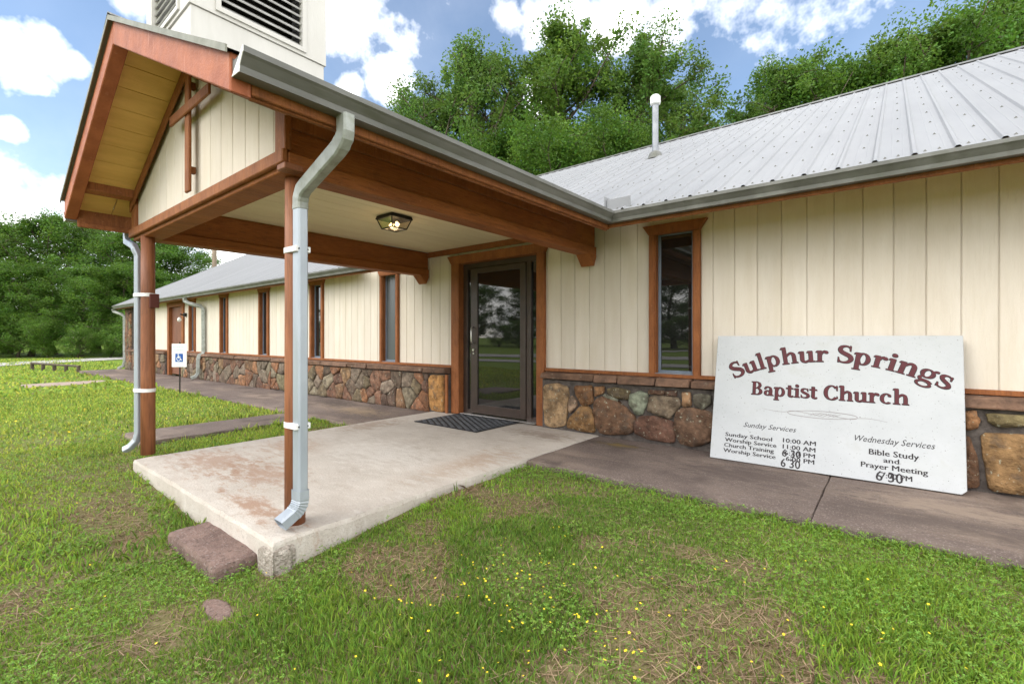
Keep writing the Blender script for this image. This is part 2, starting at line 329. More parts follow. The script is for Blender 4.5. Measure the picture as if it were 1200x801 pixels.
at = me.attributes.new('green', 'FLOAT', 'POINT'); at.data.foreach_set('value', (smooth((dist - 3.5) / 9) * .85 + .12).astype(np.float32))
me.materials.append(ground_mat())
ground = bpy.data.objects.new('ground', me); put(ground, (0, 0, 0), None); tag(ground, 'green lawn with clover, bare soil and straw round the church', kind='structure'); 
def gzf(x, y): return float(gz(x, y))

# ------------------------------------------------------------------ paving
def rough_slab(name, x0, x1, y0, y1, zt, zb, m, parent=None, step=.12, jig=.006, dz=.0015):
    mb = MB(); nxx = max(2, int((x1 - x0) / step)); nyy = max(2, int((y1 - y0) / step))
    P = {}
    for j in range(nyy + 1):
        for i in range(nxx + 1):
            x = x0 + (x1 - x0) * i / nxx; y = y0 + (y1 - y0) * j / nyy; z = zt + random.uniform(-dz, dz)
            if i in (0, nxx): x += random.uniform(-jig, jig); z -= .006
            if j in (0, nyy): y += random.uniform(-jig, jig); z -= .006
            P[i, j] = len(mb.v); mb.v.append((x, y, z))
    for j in range(nyy):
        for i in range(nxx): mb.f.append((P[i, j], P[i+1, j], P[i+1, j+1], P[i, j+1]))
    loop = [P[i, 0] for i in range(nxx)] + [P[nxx, j] for j in range(nyy)] + [P[i, nyy] for i in range(nxx, 0, -1)] + [P[0, j] for j in range(nyy, 0, -1)]
    k = len(mb.v); cxm, cym = (x0 + x1) / 2, (y0 + y1) / 2
    for q in loop: v = mb.v[q]; e = .008; mb.v.append((v[0] + (e if v[0] > cxm else -e), v[1] + (e if v[1] > cym else -e), zt - .03 + random.uniform(-.006, .006)))
    n = len(loop)
    for q in range(n): r = (q + 1) % n; mb.f.append((loop[r], loop[q], k + q, k + r))
    for q in range(n): v = mb.v[k + q]; mb.v.append((v[0], v[1], zb))
    for q in range(n): r = (q + 1) % n; mb.f.append((k + r, k + q, k + n + q, k + n + r))
    return mb.build(name, m, parent, smooth=False)
slab = rough_slab('porch_slab', -5.53, -2.69, -3.79, -.06, 0, -.35, M['slab'], dz=.001)
tag(slab, 'pale concrete porch slab with rust stains under the portico', kind='structure')
# broken corner of the slab, aggregate showing
rough_slab('broken_corner', -2.81, -2.668, -3.812, -3.68, -.045, -.36, M['agg'], slab, .02, .012, .006)
walk = empty('walkway', (-1, -1.47, 0), None, None); walk['kind'] = 'structure'; walk['label'] = 'stained concrete walkway along the front wall'
xs = [-2.675, -.415, 1.9, 4.2, 6.4]
for a, b in zip(xs, xs[1:]): rough_slab('concrete_panel', a + .006, b - .006, -1.475, -.09, -.002, -.35, M['walk'], walk, .13, .003, .002)
def wz(x): return -.012 - .10 * max(0, (-5.5 - x)) / 18
x = -5.545
for wdt in (1.5, 1.55, 1.5, 1.5, 1.6, 1.5, 1.5, 1.5, 1.55, 1.5, 1.5, 1.55):
    rough_slab('concrete_panel', x - wdt + .006, x - .006, -1.44, -.09, wz(x - wdt / 2), -.5, M['walk'], walk, .2, .008, .002); x -= wdt
path = rough_slab('footpath', -7.45, -6.62, -3.5, -1.45, -.045, -.4, M['walk'], None, .2, .02); tag(path, 'short concrete footpath crossing the lawn beside the porch', kind='structure')
path2 = rough_slab('footpath', -18.7, -17.5, -3.4, -1.45, -.155, -.5, M['walkedge'], None, .3, .02); tag(path2, 'short pale concrete footpath on the lawn by the far door', kind='structure')
def road(name, pts, w, m, dz=.02):
    mb = MB(); k = 0
    for i, p in enumerate(pts):
        a = Vector(pts[max(i-1, 0)]); b = Vector(pts[min(i+1, len(pts)-1)]); t = (b - a).normalized(); nrm = Vector((-t.y, t.x))
        for s_ in (-.5, .5): q = Vector(p) + nrm * w * s_; mb.v.append((q.x, q.y, gzf(q.x, q.y) + dz))
        if i: mb.f.append((2*i-2, 2*i-1, 2*i+1, 2*i))
    return mb.build(name, m)
rd = [( -27 - .56 * (t + 15) - .004 * (t + 15)**2, t) for t in np.arange(-45, 46, 3.)]
r1 = road('road', rd, 3.2, M['gravel'], .03); tag(r1, 'pale gravel road passing in front of the trees', kind='structure')
r2 = road('road', [(t, -24 - .1 * t) for t in np.arange(-90, 91, 6.)], 4.5, M['gravel'], .03); tag(r2, 'gravel road across the lawn in front of the church', kind='structure')
r3 = road('road', [(t, -15.5 - .02 * t) for t in np.arange(-60, 61, 6.)], 2.2, M['gravel'], .03); tag(r3, 'gravel drive across the lawn in front of the church', kind='structure')

# ------------------------------------------------------------------ church building
church = empty('church_building', (-9, 0, 0), 'low cream church building with stone base, brown trim and white metal roof', 'church')
def rect_sub(rects, holes):
    for (hx0, hx1, hz0, hz1) in holes:
        o = []
        for (x0, x1, z0, z1) in rects:
            if hx1 <= x0 or hx0 >= x1 or hz1 <= z0 or hz0 >= z1: o.append((x0, x1, z0, z1)); continue
            if hx0 > x0: o.append((x0, hx0, z0, z1))
            if hx1 < x1: o.append((hx1, x1, z0, z1))
            a, b = max(x0, hx0), min(x1, hx1)
            if hz0 > z0: o.append((a, b, z0, hz0))
            if hz1 < z1: o.append((a, b, hz1, z1))
        rects = o
    return rects
WINL = [-6.757, -9.175, -11.594, -14.0, -16.42]
DOOR = (-5.04, -3.61, -.05, 2.225)
FDOOR = (-18.6, -17.25, -.2, 2.19)
holes = [DOOR, FDOOR, (-2.04, -1.62, .75, 2.27)] + [(c - .19, c + .19, .72, 2.22) for c in WINL]
core = MB()
for r in rect_sub([(-23.6, 6.4, -.3, 2.45)], holes): core.box(r[0], r[1], .014, .16, r[2], r[3])
core.box(-2.27, 6.4, .014, .16, 2.455, 2.62)
core.box(-23.6, -23.45, .17, 10.2, -.3, 2.45); core.box(6.25, 6.4, .17, 10.2, -.3, 2.45); core.box(-23.6, 6.4, 10.2, 10.35, -.3, 2.45)
wall = core.build('wall', M['cream'], church)
G0 = -1.2315; GP = .20325
bshare = {}
def board(x0, x1, z0, z1, y, parent, th=.012, m='cream'):
    key = (round(x1 - x0, 4), round(z1 - z0, 4), m)
    base = ((x0 + x1) / 2, y, z0)
    if key in bshare:
        o = bpy.data.objects.new('siding_board', bshare[key]); put(o, base, parent); return o
    w = (x1 - x0) / 2; h = z1 - z0; c = min(.004, w * .3)
    mb = MB().prism([(-w, 0), (-w, -th + c), (-w + c, -th), (w - c, -th), (w, -th + c), (w, 0)], 'z', 0, h)
    o = mb.build('siding_board', M[m], None, base=(0, 0, 0), link=False); bshare[key] = o.data
    put(o, base, parent); return o
bh = [(-5.21, -3.48, -.1, 2.30), (FDOOR[0] - .10, FDOOR[1] + .10, -.3, 2.27), (-2.095, -1.55, .5, 2.30)] + [(c - .255, c + .255, .5, 2.25) for c in WINL] + [(-23.7, -22.75, -.3, 3)]
k0 = int(math.floor((-23.6 - G0) / GP)); k1 = int((6.3 - G0) / GP)
for k in range(k0, k1 + 1):
    xa = G0 + k * GP + .003; xb = G0 + (k + 1) * GP - .003
    if xa < -23.6: continue
    top = 2.60 if xa > -2.3 else 2.46
    for r in rect_sub([(xa, xb, .66, top)], bh):
        if r[1] - r[0] > .012 and r[3] - r[2] > .02: board(*r, .0135, wall, .0095)
# casings, windows
def trap_header(x0, x1, z0, z1, flare, y0, y1, parent, name='header'):
    return MB().prism([(x0, z0), (x1, z0), (x1 + flare, z1), (x0 - flare, z1)], 'y', y0, y1).build(name, M['brown'], parent, bevel=.004)
def window(cx, half, cas, z0, z1, hdr, flare, gm, lab=None):
    w = MB()
    fz0, fz1 = z0 + .005, z1
    fw = .028
    a, b = cx - half, cx + half
    w.box(a, a + fw, .035, .075, fz0, fz1).box(b - fw, b, .035, .075, fz0, fz1).box(a + fw, b - fw, .035, .075, fz0, fz0 + fw).box(a + fw, b - fw, .035, .075, fz1 - fw, fz1)
    f = w.build('window', M['alu'], church, bevel=.003)
    MB().box(a + fw - .004, b - fw + .004, .050, .056, fz0 + fw - .004, fz1 - fw + .004).build('pane', M[gm], f)
    # reveal lining
    MB().box(a - .012, a - .001, -.028, .09, fz0 - .02, fz1 + .012).box(b + .001, b + .012, -.028, .09, fz0 - .02, fz1 + .012).box(a, b, -.028, .09, fz1 + .001, fz1 + .012).build('reveal', M['brown'], f)
    MB().box(a - cas, a - .0125, -.042, .012, z0 - .02, z1 - .02).build('casing', M['brown'], f, bevel=.004)
    MB().box(b + .0125, b + cas, -.042, .012, z0 - .02, z1 - .02).build('casing', M['brown'], f, bevel=.004)
    trap_header(a - cas, b + cas, z1 - .019, hdr, flare, -.046, .012, f)
    MB().box(a - .012, b + .012, -.03, .05, z0 - .03, z0 + .004).build('sill', M['alu'], f, bevel=.002)
    return f
window(-1.825, .195, .076, .745, 2.262, 2.35, .075, 'glass')
for i, c in enumerate(WINL): window(c, .18, .075, .715, 2.215, 2.30, .055, 'screen' if i == 0 else 'glass')
# entrance door
fr = MB(); x0, x1, zt = DOOR[0] + .004, DOOR[1] - .004, DOOR[3] - .004
ya, yb = .05, .11
fr.box(x0, x0 + .085, ya, yb, .0, zt).box(x1 - .04, x1, ya, yb, .0, zt).box(x0 + .085, x1 - .04, ya, yb, zt - .075, zt)
fr.box(-4.885, -4.858, ya, yb, .0, zt - .075).box(-3.842, -3.765, ya - .004, yb, .0, zt - .075)
fr.box(x0 + .085, -4.885, ya, yb, .0, .07).box(-3.765, x1 - .04, ya, yb, .0, .07)
ed = fr.build('entrance_door', M['bronze'], church, bevel=.004)
MB().box(x0 + .08, -4.88, .075, .081, .06, zt - .07).build('pane', M['glass'], ed)
MB().box(-3.77, x1 - .036, .075, .081, .06, zt - .07).build('pane', M['glass'], ed)
dl = MB(); dx0, dx1, dzt = -4.852, -3.848, 2.14
dl.box(dx0, dx0 + .12, .03, .075, .03, dzt).box(dx1 - .095, dx1, .03, .075, .03, dzt).box(dx0 + .12, dx1 - .095, .03, .075, .03, .155).box(dx0 + .12, dx1 - .095, .03, .075, dzt - .075, dzt)
dl.build('door_leaf', M['bronze'], ed, bevel=.005)
MB().box(dx0 + .115, dx1 - .09, .050, .056, .15, dzt - .07).build('pane', M['glass'], ed)
MB().tube([(-4.80, .03, 1.28), (-4.80, -.02, 1.27), (-4.80, -.025, 1.20), (-4.80, -.025, 1.10), (-4.80, -.02, 1.06), (-4.80, .03, 1.05)], .012, 8).build('handle', M['chrome'], ed, smooth=True)
MB().tube([(-4.80, .032, .95), (-4.80, .012, .95)], .018, 10).tube([(-4.80, .032, .90), (-4.80, .018, .90)], .012, 8).build('lock', M['chrome'], ed)
MB().box(x0 + .02, x1 - .02, -.045, .049, .0, .016).build('threshold', M['chrome'], ed, bevel=.004)
MB().box(DOOR[0] - .16, DOOR[0] - .002, -.05, .012, -.005, 2.225).build('casing', M['brown'], ed, bevel=.005)
MB().box(DOOR[1] + .002, DOOR[1] + .115, -.05, .012, -.005, 2.225).build('casing', M['brown'], ed, bevel=.005)
MB().box(DOOR[0] - .0015, DOOR[0] + .003, -.045, .12, .0, 2.224).box(DOOR[1] - .003, DOOR[1] + .0015, -.045, .12, 0, 2.224).box(DOOR[0] + .003, DOOR[1] - .003, -.045, .12, 2.2215, 2.2245).build('reveal', M['brown'], ed)
trap_header(DOOR[0] - .16, DOOR[1] + .115, 2.226, 2.348, .08, -.054, .012, ed)
# far flush door
fd = MB().box(-18.52, -17.33, .05, .10, -.06, 2.11).build('side_door', M['browndoor'], church, bevel=.004)
for a, b in ((FDOOR[0] - .1, FDOOR[0] + .08), (FDOOR[1] - .08, FDOOR[1] + .1)): MB().box(a, b, -.045, .06, -.1, 2.111).build('casing', M['brown'], fd, bevel=.004)
trap_header(FDOOR[0] - .1, FDOOR[1] + .1, 2.112, 2.27, .05, -.05, .06, fd)
MB().tube([(-17.45, .05, 1.0), (-17.45, -.01, 1.0)], .03, 8).build('handle', M['chrome'], fd, smooth=True)
wl = MB().box(-17.04, -16.93, -.07, -.012, 1.77, 1.88).tube([(-16.99, -.07, 1.82), (-16.99, -.16, 1.84)], .02, 8).build('wall_lamp', M['black'], church)
MB().tube([(-17.02, -.16, 1.74), (-17.03, -.17, 1.70), (-17.03, -.17, 1.64), (-17.02, -.16, 1.62)], [.03, .055, .055, .03], 10).build('lamp_globe', M['white'], wl, smooth=True)
# trim strip on the stone ledge
for a, b, z in ((-3.485, 6.4, .705), (-17.13, -5.21, .675), (-23.6, -18.71, .675)):
    MB().box(a, b, -.045, .012, z, z + .038).build('ledge_trim', M['brown'], church, bevel=.004)

# field stone base
STC = [(.28, .155, .105), (.23, .13, .095), (.33, .20, .12), (.20, .15, .115), (.36, .18, .10), (.27, .22, .17), (.17, .115, .09), (.40, .26, .15), (.25, .20, .13), (.31, .25, .20)]
def chaikin(p, k=1):
    for _ in range(k):
        q = []
        for i in range(len(p)):
            a, b = p[i], p[(i+1) % len(p)]
            q += [(a[0]*.88 + b[0]*.12 + random.uniform(-.006, .006), a[1]*.88 + b[1]*.12 + random.uniform(-.006, .006)), (a[0]*.5 + b[0]*.5 + random.uniform(-.007, .007), a[1]*.5 + b[1]*.5 + random.uniform(-.007, .007)), (a[0]*.12 + b[0]*.88, a[1]*.12 + b[1]*.88)]
        p = q
    return p
def stone(poly, yface, parent, color, proud=.035):
    poly = chaikin(poly); n = len(poly); cx = sum(p[0] for p in poly) / n; cz = sum(p[1] for p in poly) / n
    mb = MB(); c = lambda p, s: (cx + (p[0]-cx)*s, cz + (p[1]-cz)*s)
    tx, tz = random.uniform(-.05, .05), random.uniform(-.06, .06)
    for s_, dy in ((1.0, .03), (.995, -proud * .5), (.96, -proud * .85), (.60, -proud)):
        for p in poly:
            q = c(p, s_); j = .008 if s_ < .98 else 0
            mb.v.append((q[0], yface + dy + (random.uniform(-j, j) + (q[0]-cx)*tx + (q[1]-cz)*tz if s_ < .98 else 0), q[1]))
    mb.v.append((cx, yface - proud * random.uniform(.9, 1.15), cz))
    for L_ in range(3):
        for i in range(n): j = (i+1) % n; mb.f.append((L_*n+i, L_*n+j, (L_+1)*n+j, (L_+1)*n+i))
    for i in range(n): mb.f.append((3*n+i, 3*n+(i+1) % n, 4*n))
    # loops run counter-clockwise seen from the front (-Y)
    ar = sum(poly[i][0]*poly[(i+1) % n][1] - poly[(i+1) % n][0]*poly[i][1] for i in range(n))
    if ar < 0: mb.f = [tuple(reversed(f)) for f in mb.f]
    v = random.uniform(.82, 1.15)
    return mb.build('stone', M['stone'], parent, smooth=True, color=tuple(min(1, q * v) for q in color))
def clip(poly, nx_, nz_, d):
    o = []
    for i in range(len(poly)):
        a, b = poly[i], poly[(i+1) % len(poly)]; fa = a[0]*nx_ + a[1]*nz_ - d; fb = b[0]*nx_ + b[1]*nz_ - d
        if fa <= 0: o.append(a)
        if fa * fb < 0: t = fa / (fa - fb); o.append((a[0] + (b[0]-a[0])*t, a[1] + (b[1]-a[1])*t))
    return o
def field(x0, x1, z0, z1, size, yface, parent, gap=.004, seed=1, cols=STC):
    rd_ = random.Random(seed); pts = []; tries = 0; target = (x1-x0) * (z1-z0) / (size*size) * 1.05
    while len(pts) < target and tries < 6000:
        tries += 1; p = (rd_.uniform(x0, x1), rd_.uniform(z0, z1), rd_.uniform(.55, 1.35)); 
        if all(math.hypot((p[0]-q[0]), (p[1]-q[1])*1.15) > size*.42*(p[2]+q[2]) for q in pts): pts.append(p)
    for p in pts:
        poly = [(x0, z0), (x1, z0), (x1, z1), (x0, z1)]
        for q in pts:
            if q is p or abs(q[0]-p[0]) > size*4: continue
            dx, dz = q[0]-p[0], q[1]-p[1]; l = math.hypot(dx, dz); t = .5 + .22*(p[2]-q[2])/(p[2]+q[2])
            poly = clip(poly, dx/l, dz/l, (p[0]*dx + p[1]*dz)/l + l*t - gap*rd_.uniform(.6, 1.5))
            if len(poly) < 3: break
        if len(poly) >= 3: stone(poly, yface, parent, rd_.choice(cols), rd_.uniform(.02, .045))
YF = -.085
def base_wall(x0, x1, ztop, zbot, cuts=()):
    b = MB().box(x0, x1, YF, .0125, zbot - .3, ztop - .1)
    o = b.build('stone_base', M['mortar'], church)
    x = x0; cuts = list(cuts)
    while x < x1 - .05:
        w = min(random.uniform(.45, .95), x1 - x)
        if cuts: w = cuts.pop(0) - x
        if x1 - x - w < .15: w = x1 - x
        j = lambda: random.uniform(-.018, .018)
        za, zb = ztop - .10, ztop - .002; yf = -.155
        A = [(x+.003, yf+j(), za+.012+j()*.5), (x+w-.006, yf+j(), za+.012+j()*.5), (x+w-.006, .01, za+.001), (x+.006, .01, za+.001)]
        B = [(x+.008, yf+.008+j(), zb-.008+j()*.6), (x+w-.008, yf+.008+j(), zb-.008+j()*.6), (x+w-.006, .01, zb), (x+.006, .01, zb)]
        MB().loft(A, B).build('cap_stone', M['capstone'], o, bevel=.012); x += w
    return o
sbR = base_wall(-3.485, 6.4, .705, 0, (-2.72, -2.42, -1.985, -1.62, -1.1, -.5, .2))
# the stones between the door and the sign, one by one (positions on the wall in metres along it and up)
FW = Vector((-math.sin(YAW), math.cos(YAW), 0)); RT = Vector((math.cos(YAW), math.sin(YAW), 0))
def wallpt(px, py, y=-.12):
    d = FW + RT * ((px - 600) / FPX) + Vector((0, 0, (395 - py) / FPX)); t = (y + 5) / d.y; q = EYE + d * t; return (q.x, q.z)
HAND = [
 ([(85,160),(160,150),(220,172),(224,225),(208,385),(150,396),(92,385),(83,270)], (.55,.38,.22)),
 ([(246,218),(277,250),(272,286),(235,318),(226,285),(233,240)], (.48,.34,.24)),
 ([(262,165),(366,158),(367,262),(312,277),(268,205)], (.30,.16,.08)),
 ([(380,165),(434,161),(432,202),(384,222)], (.40,.22,.11)),
 ([(455,180),(500,168),(582,188),(577,238),(520,236),(462,208)], (.24,.19,.11)),
 ([(300,280),(345,284),(367,330),(380,428),(300,424),(218,402),(233,350)], (.34,.20,.09)),
 ([(382,250),(430,226),(520,255),(560,290),(612,340),(602,422),(560,442),(420,438),(385,390),(372,320)], (.25,.145,.09)),
 ([(588,215),(640,193),(688,208),(693,250),(662,322),(625,328),(588,270)], (.30,.34,.26)),
 ([(702,235),(742,213),(862,230),(884,270),(852,312),(822,352),(760,332),(690,305)], (.23,.18,.13)),
 ([(604,390),(650,342),(740,338),(832,372),(852,430),(842,492),(700,472),(630,442)], (.23,.125,.09)),
 ([(893,200),(942,198),(947,277),(898,283)], (.46,.28,.16)),
 ([(960,210),(1060,213),(1066,262),(1010,302),(968,272)], (.25,.24,.19)),
 ([(862,312),(920,288),(1062,318),(1085,400),(1060,482),(960,514),(880,492),(850,400)], (.22,.135,.09)),
 ([(798,190),(862,188),(862,220),(805,222)], (.20,.12,.09)), ([(696,185),(788,188),(788,213),(700,210)], (.22,.13,.09)),
 ([(440,205),(470,215),(525,242),(512,252),(432,222)], (.33,.34,.27))]
for poly, c in HAND:
    pts = [wallpt(620 + .2*x, 420 + .2*y) for x, y in poly]
    mx_ = sum(a for a, b in pts) / len(pts); mz_ = sum(b for a, b in pts) / len(pts)
    stone([(mx_ + (a - mx_)*1.07, min(.60, max(mz_ + (b - mz_)*1.07, .002))) for a, b in pts], YF, sbR, c, .045)
field(-1.27, .36, .0, .60, .31, YF, sbR, seed=5)
for poly, c in (([(1128,482),(1143,480),(1151,493),(1146,503),(1130,504)], (.45,.24,.12)), ([(1155,484),(1240,486),(1240,500),(1170,501),(1157,494)], (.28,.23,.12)),
                ([(1149,507),(1200,509),(1262,512),(1262,600),(1200,580),(1160,576),(1153,540)], (.34,.21,.10)), ([(1120,508),(1138,512),(1146,535),(1149,573),(1120,570)], (.22,.12,.07))):
    pts = [wallpt(*p) for p in poly]; stone([(a, max(b, .004)) for a, b in pts], YF, sbR, c, .045)
field(1.07, 6.38, .0, .60, .34, YF, sbR, seed=6)
sbM = base_wall(-17.13, -5.215, .675, -.05)
# tall pale corner stone by the door
def sp(x0, x1, z0, z1): return [(x0+.01, z0+.01), (x1-.02, z0), (x1, z0+.08), (x1-.01, z1-.05), (x1-.03, z1), (x0+.03, z1-.01), (x0, z1-.1)]
stone(sp(-5.62, -5.28, .0, .565), YF, sbM, (.50, .27, .10), .05)
STL = STC + [(.34, .17, .10), (.30, .26, .19), (.42, .22, .12), (.26, .23, .14)]
field(-11.0, -5.64, -.03, .57, .25, YF, sbM, seed=11, cols=STL)
field(-17.1, -11.02, -.08, .57, .27, YF, sbM, seed=12, cols=STL)
MB().box(-5.27, -5.215, -.11, -.086, -.01, .573).build('end_board', M['brown'], sbM, bevel=.004)
sbL = base_wall(-23.6, -18.71, .675, -.1)
field(-22.7, -18.75, -.12, .57, .28, YF, sbL, seed=13, cols=STL)
pier = MB().box(-23.62, -22.75, -.10, .012, -.35, 2.46).build('stone_pier', M['mortar'], church)
field(-23.6, -22.77, -.12, 2.42, .27, -.105, pier, seed=14, cols=STL)

# roof
RY, RZ = 5.2, 5.41
def metal_panel(n, pitch, length, slope, name, parent, base, m='roof', lo=0.0):
    """ribbed sheet climbing +Y from base; rib every pitch along X"""
    prof = []
    for i in range(n):
        o = i * pitch
        prof += [(o, 0), (o + pitch*.30, 0), (o + pitch*.33, .002), (o + pitch*.36, 0), (o + pitch*.60, 0), (o + pitch*.63, .002), (o + pitch*.66, 0), (o + pitch - .042, 0), (o + pitch - .030, .016), (o + pitch - .012, .016)]
    prof.append((n * pitch, 0))
    key = (name, n, pitch, round(length, 3), round(slope, 3))
    ca = 1 / math.hypot(1, slope)
    if key not in bshare:
        mb = MB()
        for (x_, h) in prof: mb.v += [(x_, -h * slope * ca, h * ca), (x_, length, length * slope + h * ca)]
        for i in range(len(prof) - 1): mb.f.append((2*i, 2*i+2, 2*i+3, 2*i+1))
        o = mb.build(name, M[m], None, base=(0, 0, 0), link=False); bshare[key] = o.data
        put(o, base, parent)
    else:
        o = bpy.data.objects.new(name, bshare[key]); put(o, base, parent)
    return o
roof = empty('roof', (-9, 2, 2.4), None, None, parent=church)
RP = .2177
mR = (RZ - 2.385) / (RY + .73); mL = (RZ - 2.375) / (RY + .38)
scr = MB()
def screws(x0, n, pitch, yb, zb, m_, rows):
    for i in range(n):
        for r_ in rows:
            for off in (.16, .5) if r_ == rows[0] else (.5,):
                px = x0 + (i + off) * pitch; py = yb + r_; pz = zb + r_ * m_
                q = .0095; scr.add([(px-q, py-q, pz-q*m_+.001), (px+q, py-q, pz-q*m_+.001), (px+q, py+q, pz+q*m_+.001), (px-q, py+q, pz+q*m_+.001), (px, py-.004, pz+.012)], [(0,1,4),(1,2,4),(2,3,4),(3,0,4)])
rowsR = [.07, .62, 1.2, 1.8, 2.4, 3.0, 3.6, 4.2, 4.8, 5.4]
x = -2.27 - 6 * 4 * RP; XM = x
for i in range(16):
    if i == 5: metal_panel(4, RP, RY + .42, mR, 'roof_panel', roof, (x, -.42, 2.385 + .31 * mR)); screws(x, 4, RP, .05, 2.385 + .78 * mR, mR, rowsR[1:-1])
    elif i < 5: metal_panel(4, RP, RY - .05, mR, 'roof_panel', roof, (x, .05, 2.385 + .78 * mR)); screws(x, 4, RP, .05, 2.385 + .78 * mR, mR, rowsR[1:-1])
    else: metal_panel(4, RP, RY + .73, mR, 'roof_panel', roof, (x, -.73, 2.385)); screws(x, 4, RP, -.73, 2.385, mR, rowsR)
    x += 4 * RP
XR = x
x = XM - 4 * RP
for i in range(20):
    if x < -24.3: break
    metal_panel(4, RP, RY + .38, mL, 'roof_panel', roof, (x, -.38, 2.375)); x -= 4 * RP
XL = x + 4 * RP
scr.build('roof_screws', M['gutter'], roof)['kind'] = 'stuff'
# decking/soffit under the sheets, back slope, ridge cap
dk = MB()
for xa_, xb_, y0_, z0_, m_ in ((-2.268, XR, -.66, 2.385 + .07*mR, mR), (XM, -2.269, .08, 2.385 + .81*mR, mR), (XL, XM - .001, -.31, 2.375 + .07*mL, mL)):
    dk.loft([(xa_, y0_, z0_-.025), (xb_, y0_, z0_-.025), (xb_, RY, RZ-.025), (xa_, RY, RZ-.025)], [(xa_, y0_, z0_-.075), (xb_, y0_, z0_-.075), (xb_, RY, RZ-.075), (xa_, RY, RZ-.075)])
dk.build('roof_deck', M['creamsoffit'], roof)
MB().add([(XL, RY, RZ), (XR, RY, RZ), (XR, 10.8, 2.5), (XL, 10.8, 2.5)], [(0,1,2,3)]).build('back_slope', M['roof'], roof)
MB().prism([(RY-.14, RZ-.14*mR+.026), (RY, RZ+.035), (RY+.14, RZ-.14*mR+.026), (RY+.14, RZ-.14*mR+.02), (RY, RZ+.027), (RY-.14, RZ-.14*mR+.02)], 'x', XL, XR).build('ridge_cap', M['gutter'], roof)
MB().prism([(-.40, 2.36), (-.40, 2.39), (RY, RZ+.03), (RY, RZ-.10), (-.31, 2.30)], 'x', XL-.02, XL-.002).build('rake_board', M['roof'], roof)
MB().add([(XL+.05, .0, 2.4), (XL+.05, 10.3, 2.4), (XL+.05, RY, RZ-.1)], [(0,1,2)]).build('gable_end', M['cream'], roof)
# fascia + gutter
MB().box(-2.27, XR, -.682, -.660, 2.235, 2.385).build('fascia', M['brown'], church, bevel=.004)
MB().box(XL, -6.3, -.332, -.310, 2.225, 2.375).build('fascia', M['brown'], church, bevel=.004)
GPROF = [(0, -.015), (0, -.098), (.076, -.100), (.080, -.072), (.106, -.036), (.116, -.026), (.116, 0), (.107, 0), (.103, -.02), (.012, -.03)]
def gutter_x(x0, x1, yb, zt, k0=0, k1=0, parent=None):      # runs along X, opens towards -Y
    return MB().loft([(x0 + k0*o_, yb - o_, zt + h) for o_, h in GPROF], [(x1 + k1*o_, yb - o_, zt + h) for o_, h in GPROF]).build('gutter', M['gutter'], parent)
gR = gutter_x(-2.27, XR, -.683, 2.367, 1, 0, church)
for q in np.arange(-1.5, XR, 3.05): MB().loft([(q, -.684 - o_*1.02, 2.367 + h - .0015) for o_, h in GPROF[1:7]], [(q + .05, -.684 - o_*1.02, 2.367 + h - .0015) for o_, h in GPROF[1:7]]).build('gutter_joint', M['gutter'], gR)
gL = gutter_x(XL - .05, -6.3, -.333, 2.36, 0, 0, church)
# left downspouts
def spout(path, w, h, m, parent):
    return MB().tube(path, 1.0, sq=(w, h)).build('downspout', m, parent, smooth=False, bevel=.004)
d1 = spout([(-15.75, -.40, 2.25), (-15.75, -.40, 2.17), (-15.66, -.33, 2.10), (-15.40, -.12, 2.02), (-15.33, -.07, 1.94), (-15.33, -.065, .70), (-15.33, -.17, .62), (-15.33, -.20, .50), (-15.33, -.20, .12), (-15.36, -.25, .03), (-15.42, -.34, -.02)], .05, .04, M['spoutold'], church)
d2 = spout([(-24.1, -.40, 2.25), (-24.1, -.38, 2.15), (-23.85, -.2, 2.05), (-23.72, -.12, 1.95), (-23.70, -.12, .2), (-23.74, -.16, .0), (-23.85, -.3, -.1)], .05, .04, M['spoutold'], church)
# vent pipe
vz = 2.385 + mR * (3.0 + .73)
vp = MB().tube([(-3.26, 3.0, vz - .1), (-3.26, 3.0, vz + .93)], .054, 14).build('vent_pipe', M['pipe'], church, smooth=False)
MB().tube([(-3.26, 3.0, vz + .90), (-3.26, 3.0, vz + .92), (-3.26, 3.0, vz + 1.04), (-3.26, 3.0, vz + 1.07)], [.065, .088, .088, .06], 14).build('vent_cap', M['white'], vp)
MB().tube([(-3.26, 3.0, vz - .05), (-3.26, 3.0, vz + .06), (-3.26, 3.0, vz + .09)], [.14, .10, .066], 14).build('flashing_boot', M['gutter'], vp)
# splash guard in the valley corner
MB().box(-2.29, -2.283, -.70, -.42, 2.42, 2.56).box(-2.282, -2.02, -.66, -.653, 2.40, 2.53).build('splash_guard', M['roof'], church, bevel=.003)
MB().box(XL + .2, XR - .3, .3, 10.1, -.25, -.2).build('floor', M['deck'], church)

# ------------------------------------------------------------------ entrance portico
por = empty('entrance_portico', (-4.33, -3.7, 0), 'gabled brown timber porch roof on two round posts before the door', 'portico')
PX = -4.33; RS = .488
def zt(x): return 3.405 - RS * abs(x - PX)
EL, ER = -6.25, -2.25
# posts
def post(x, y):
    pts = [(x, y, -.002), (x, y, .8), (x, y, 1.6), (x, y, 2.12)]
    o = MB().tube(pts, [.060, .059, .058, .057], 18).build('post', M['post'], por)
    for p in o.data.polygons: p.use_smooth = len(p.vertices) == 4
    return o
pA = post(-5.66, -3.655); pB = post(-2.862, -3.585)
MB().box(-5.602, -5.572, -3.66, -3.585, 1.42, 1.555).build('small_box', M['terra'], pA, bevel=.004)
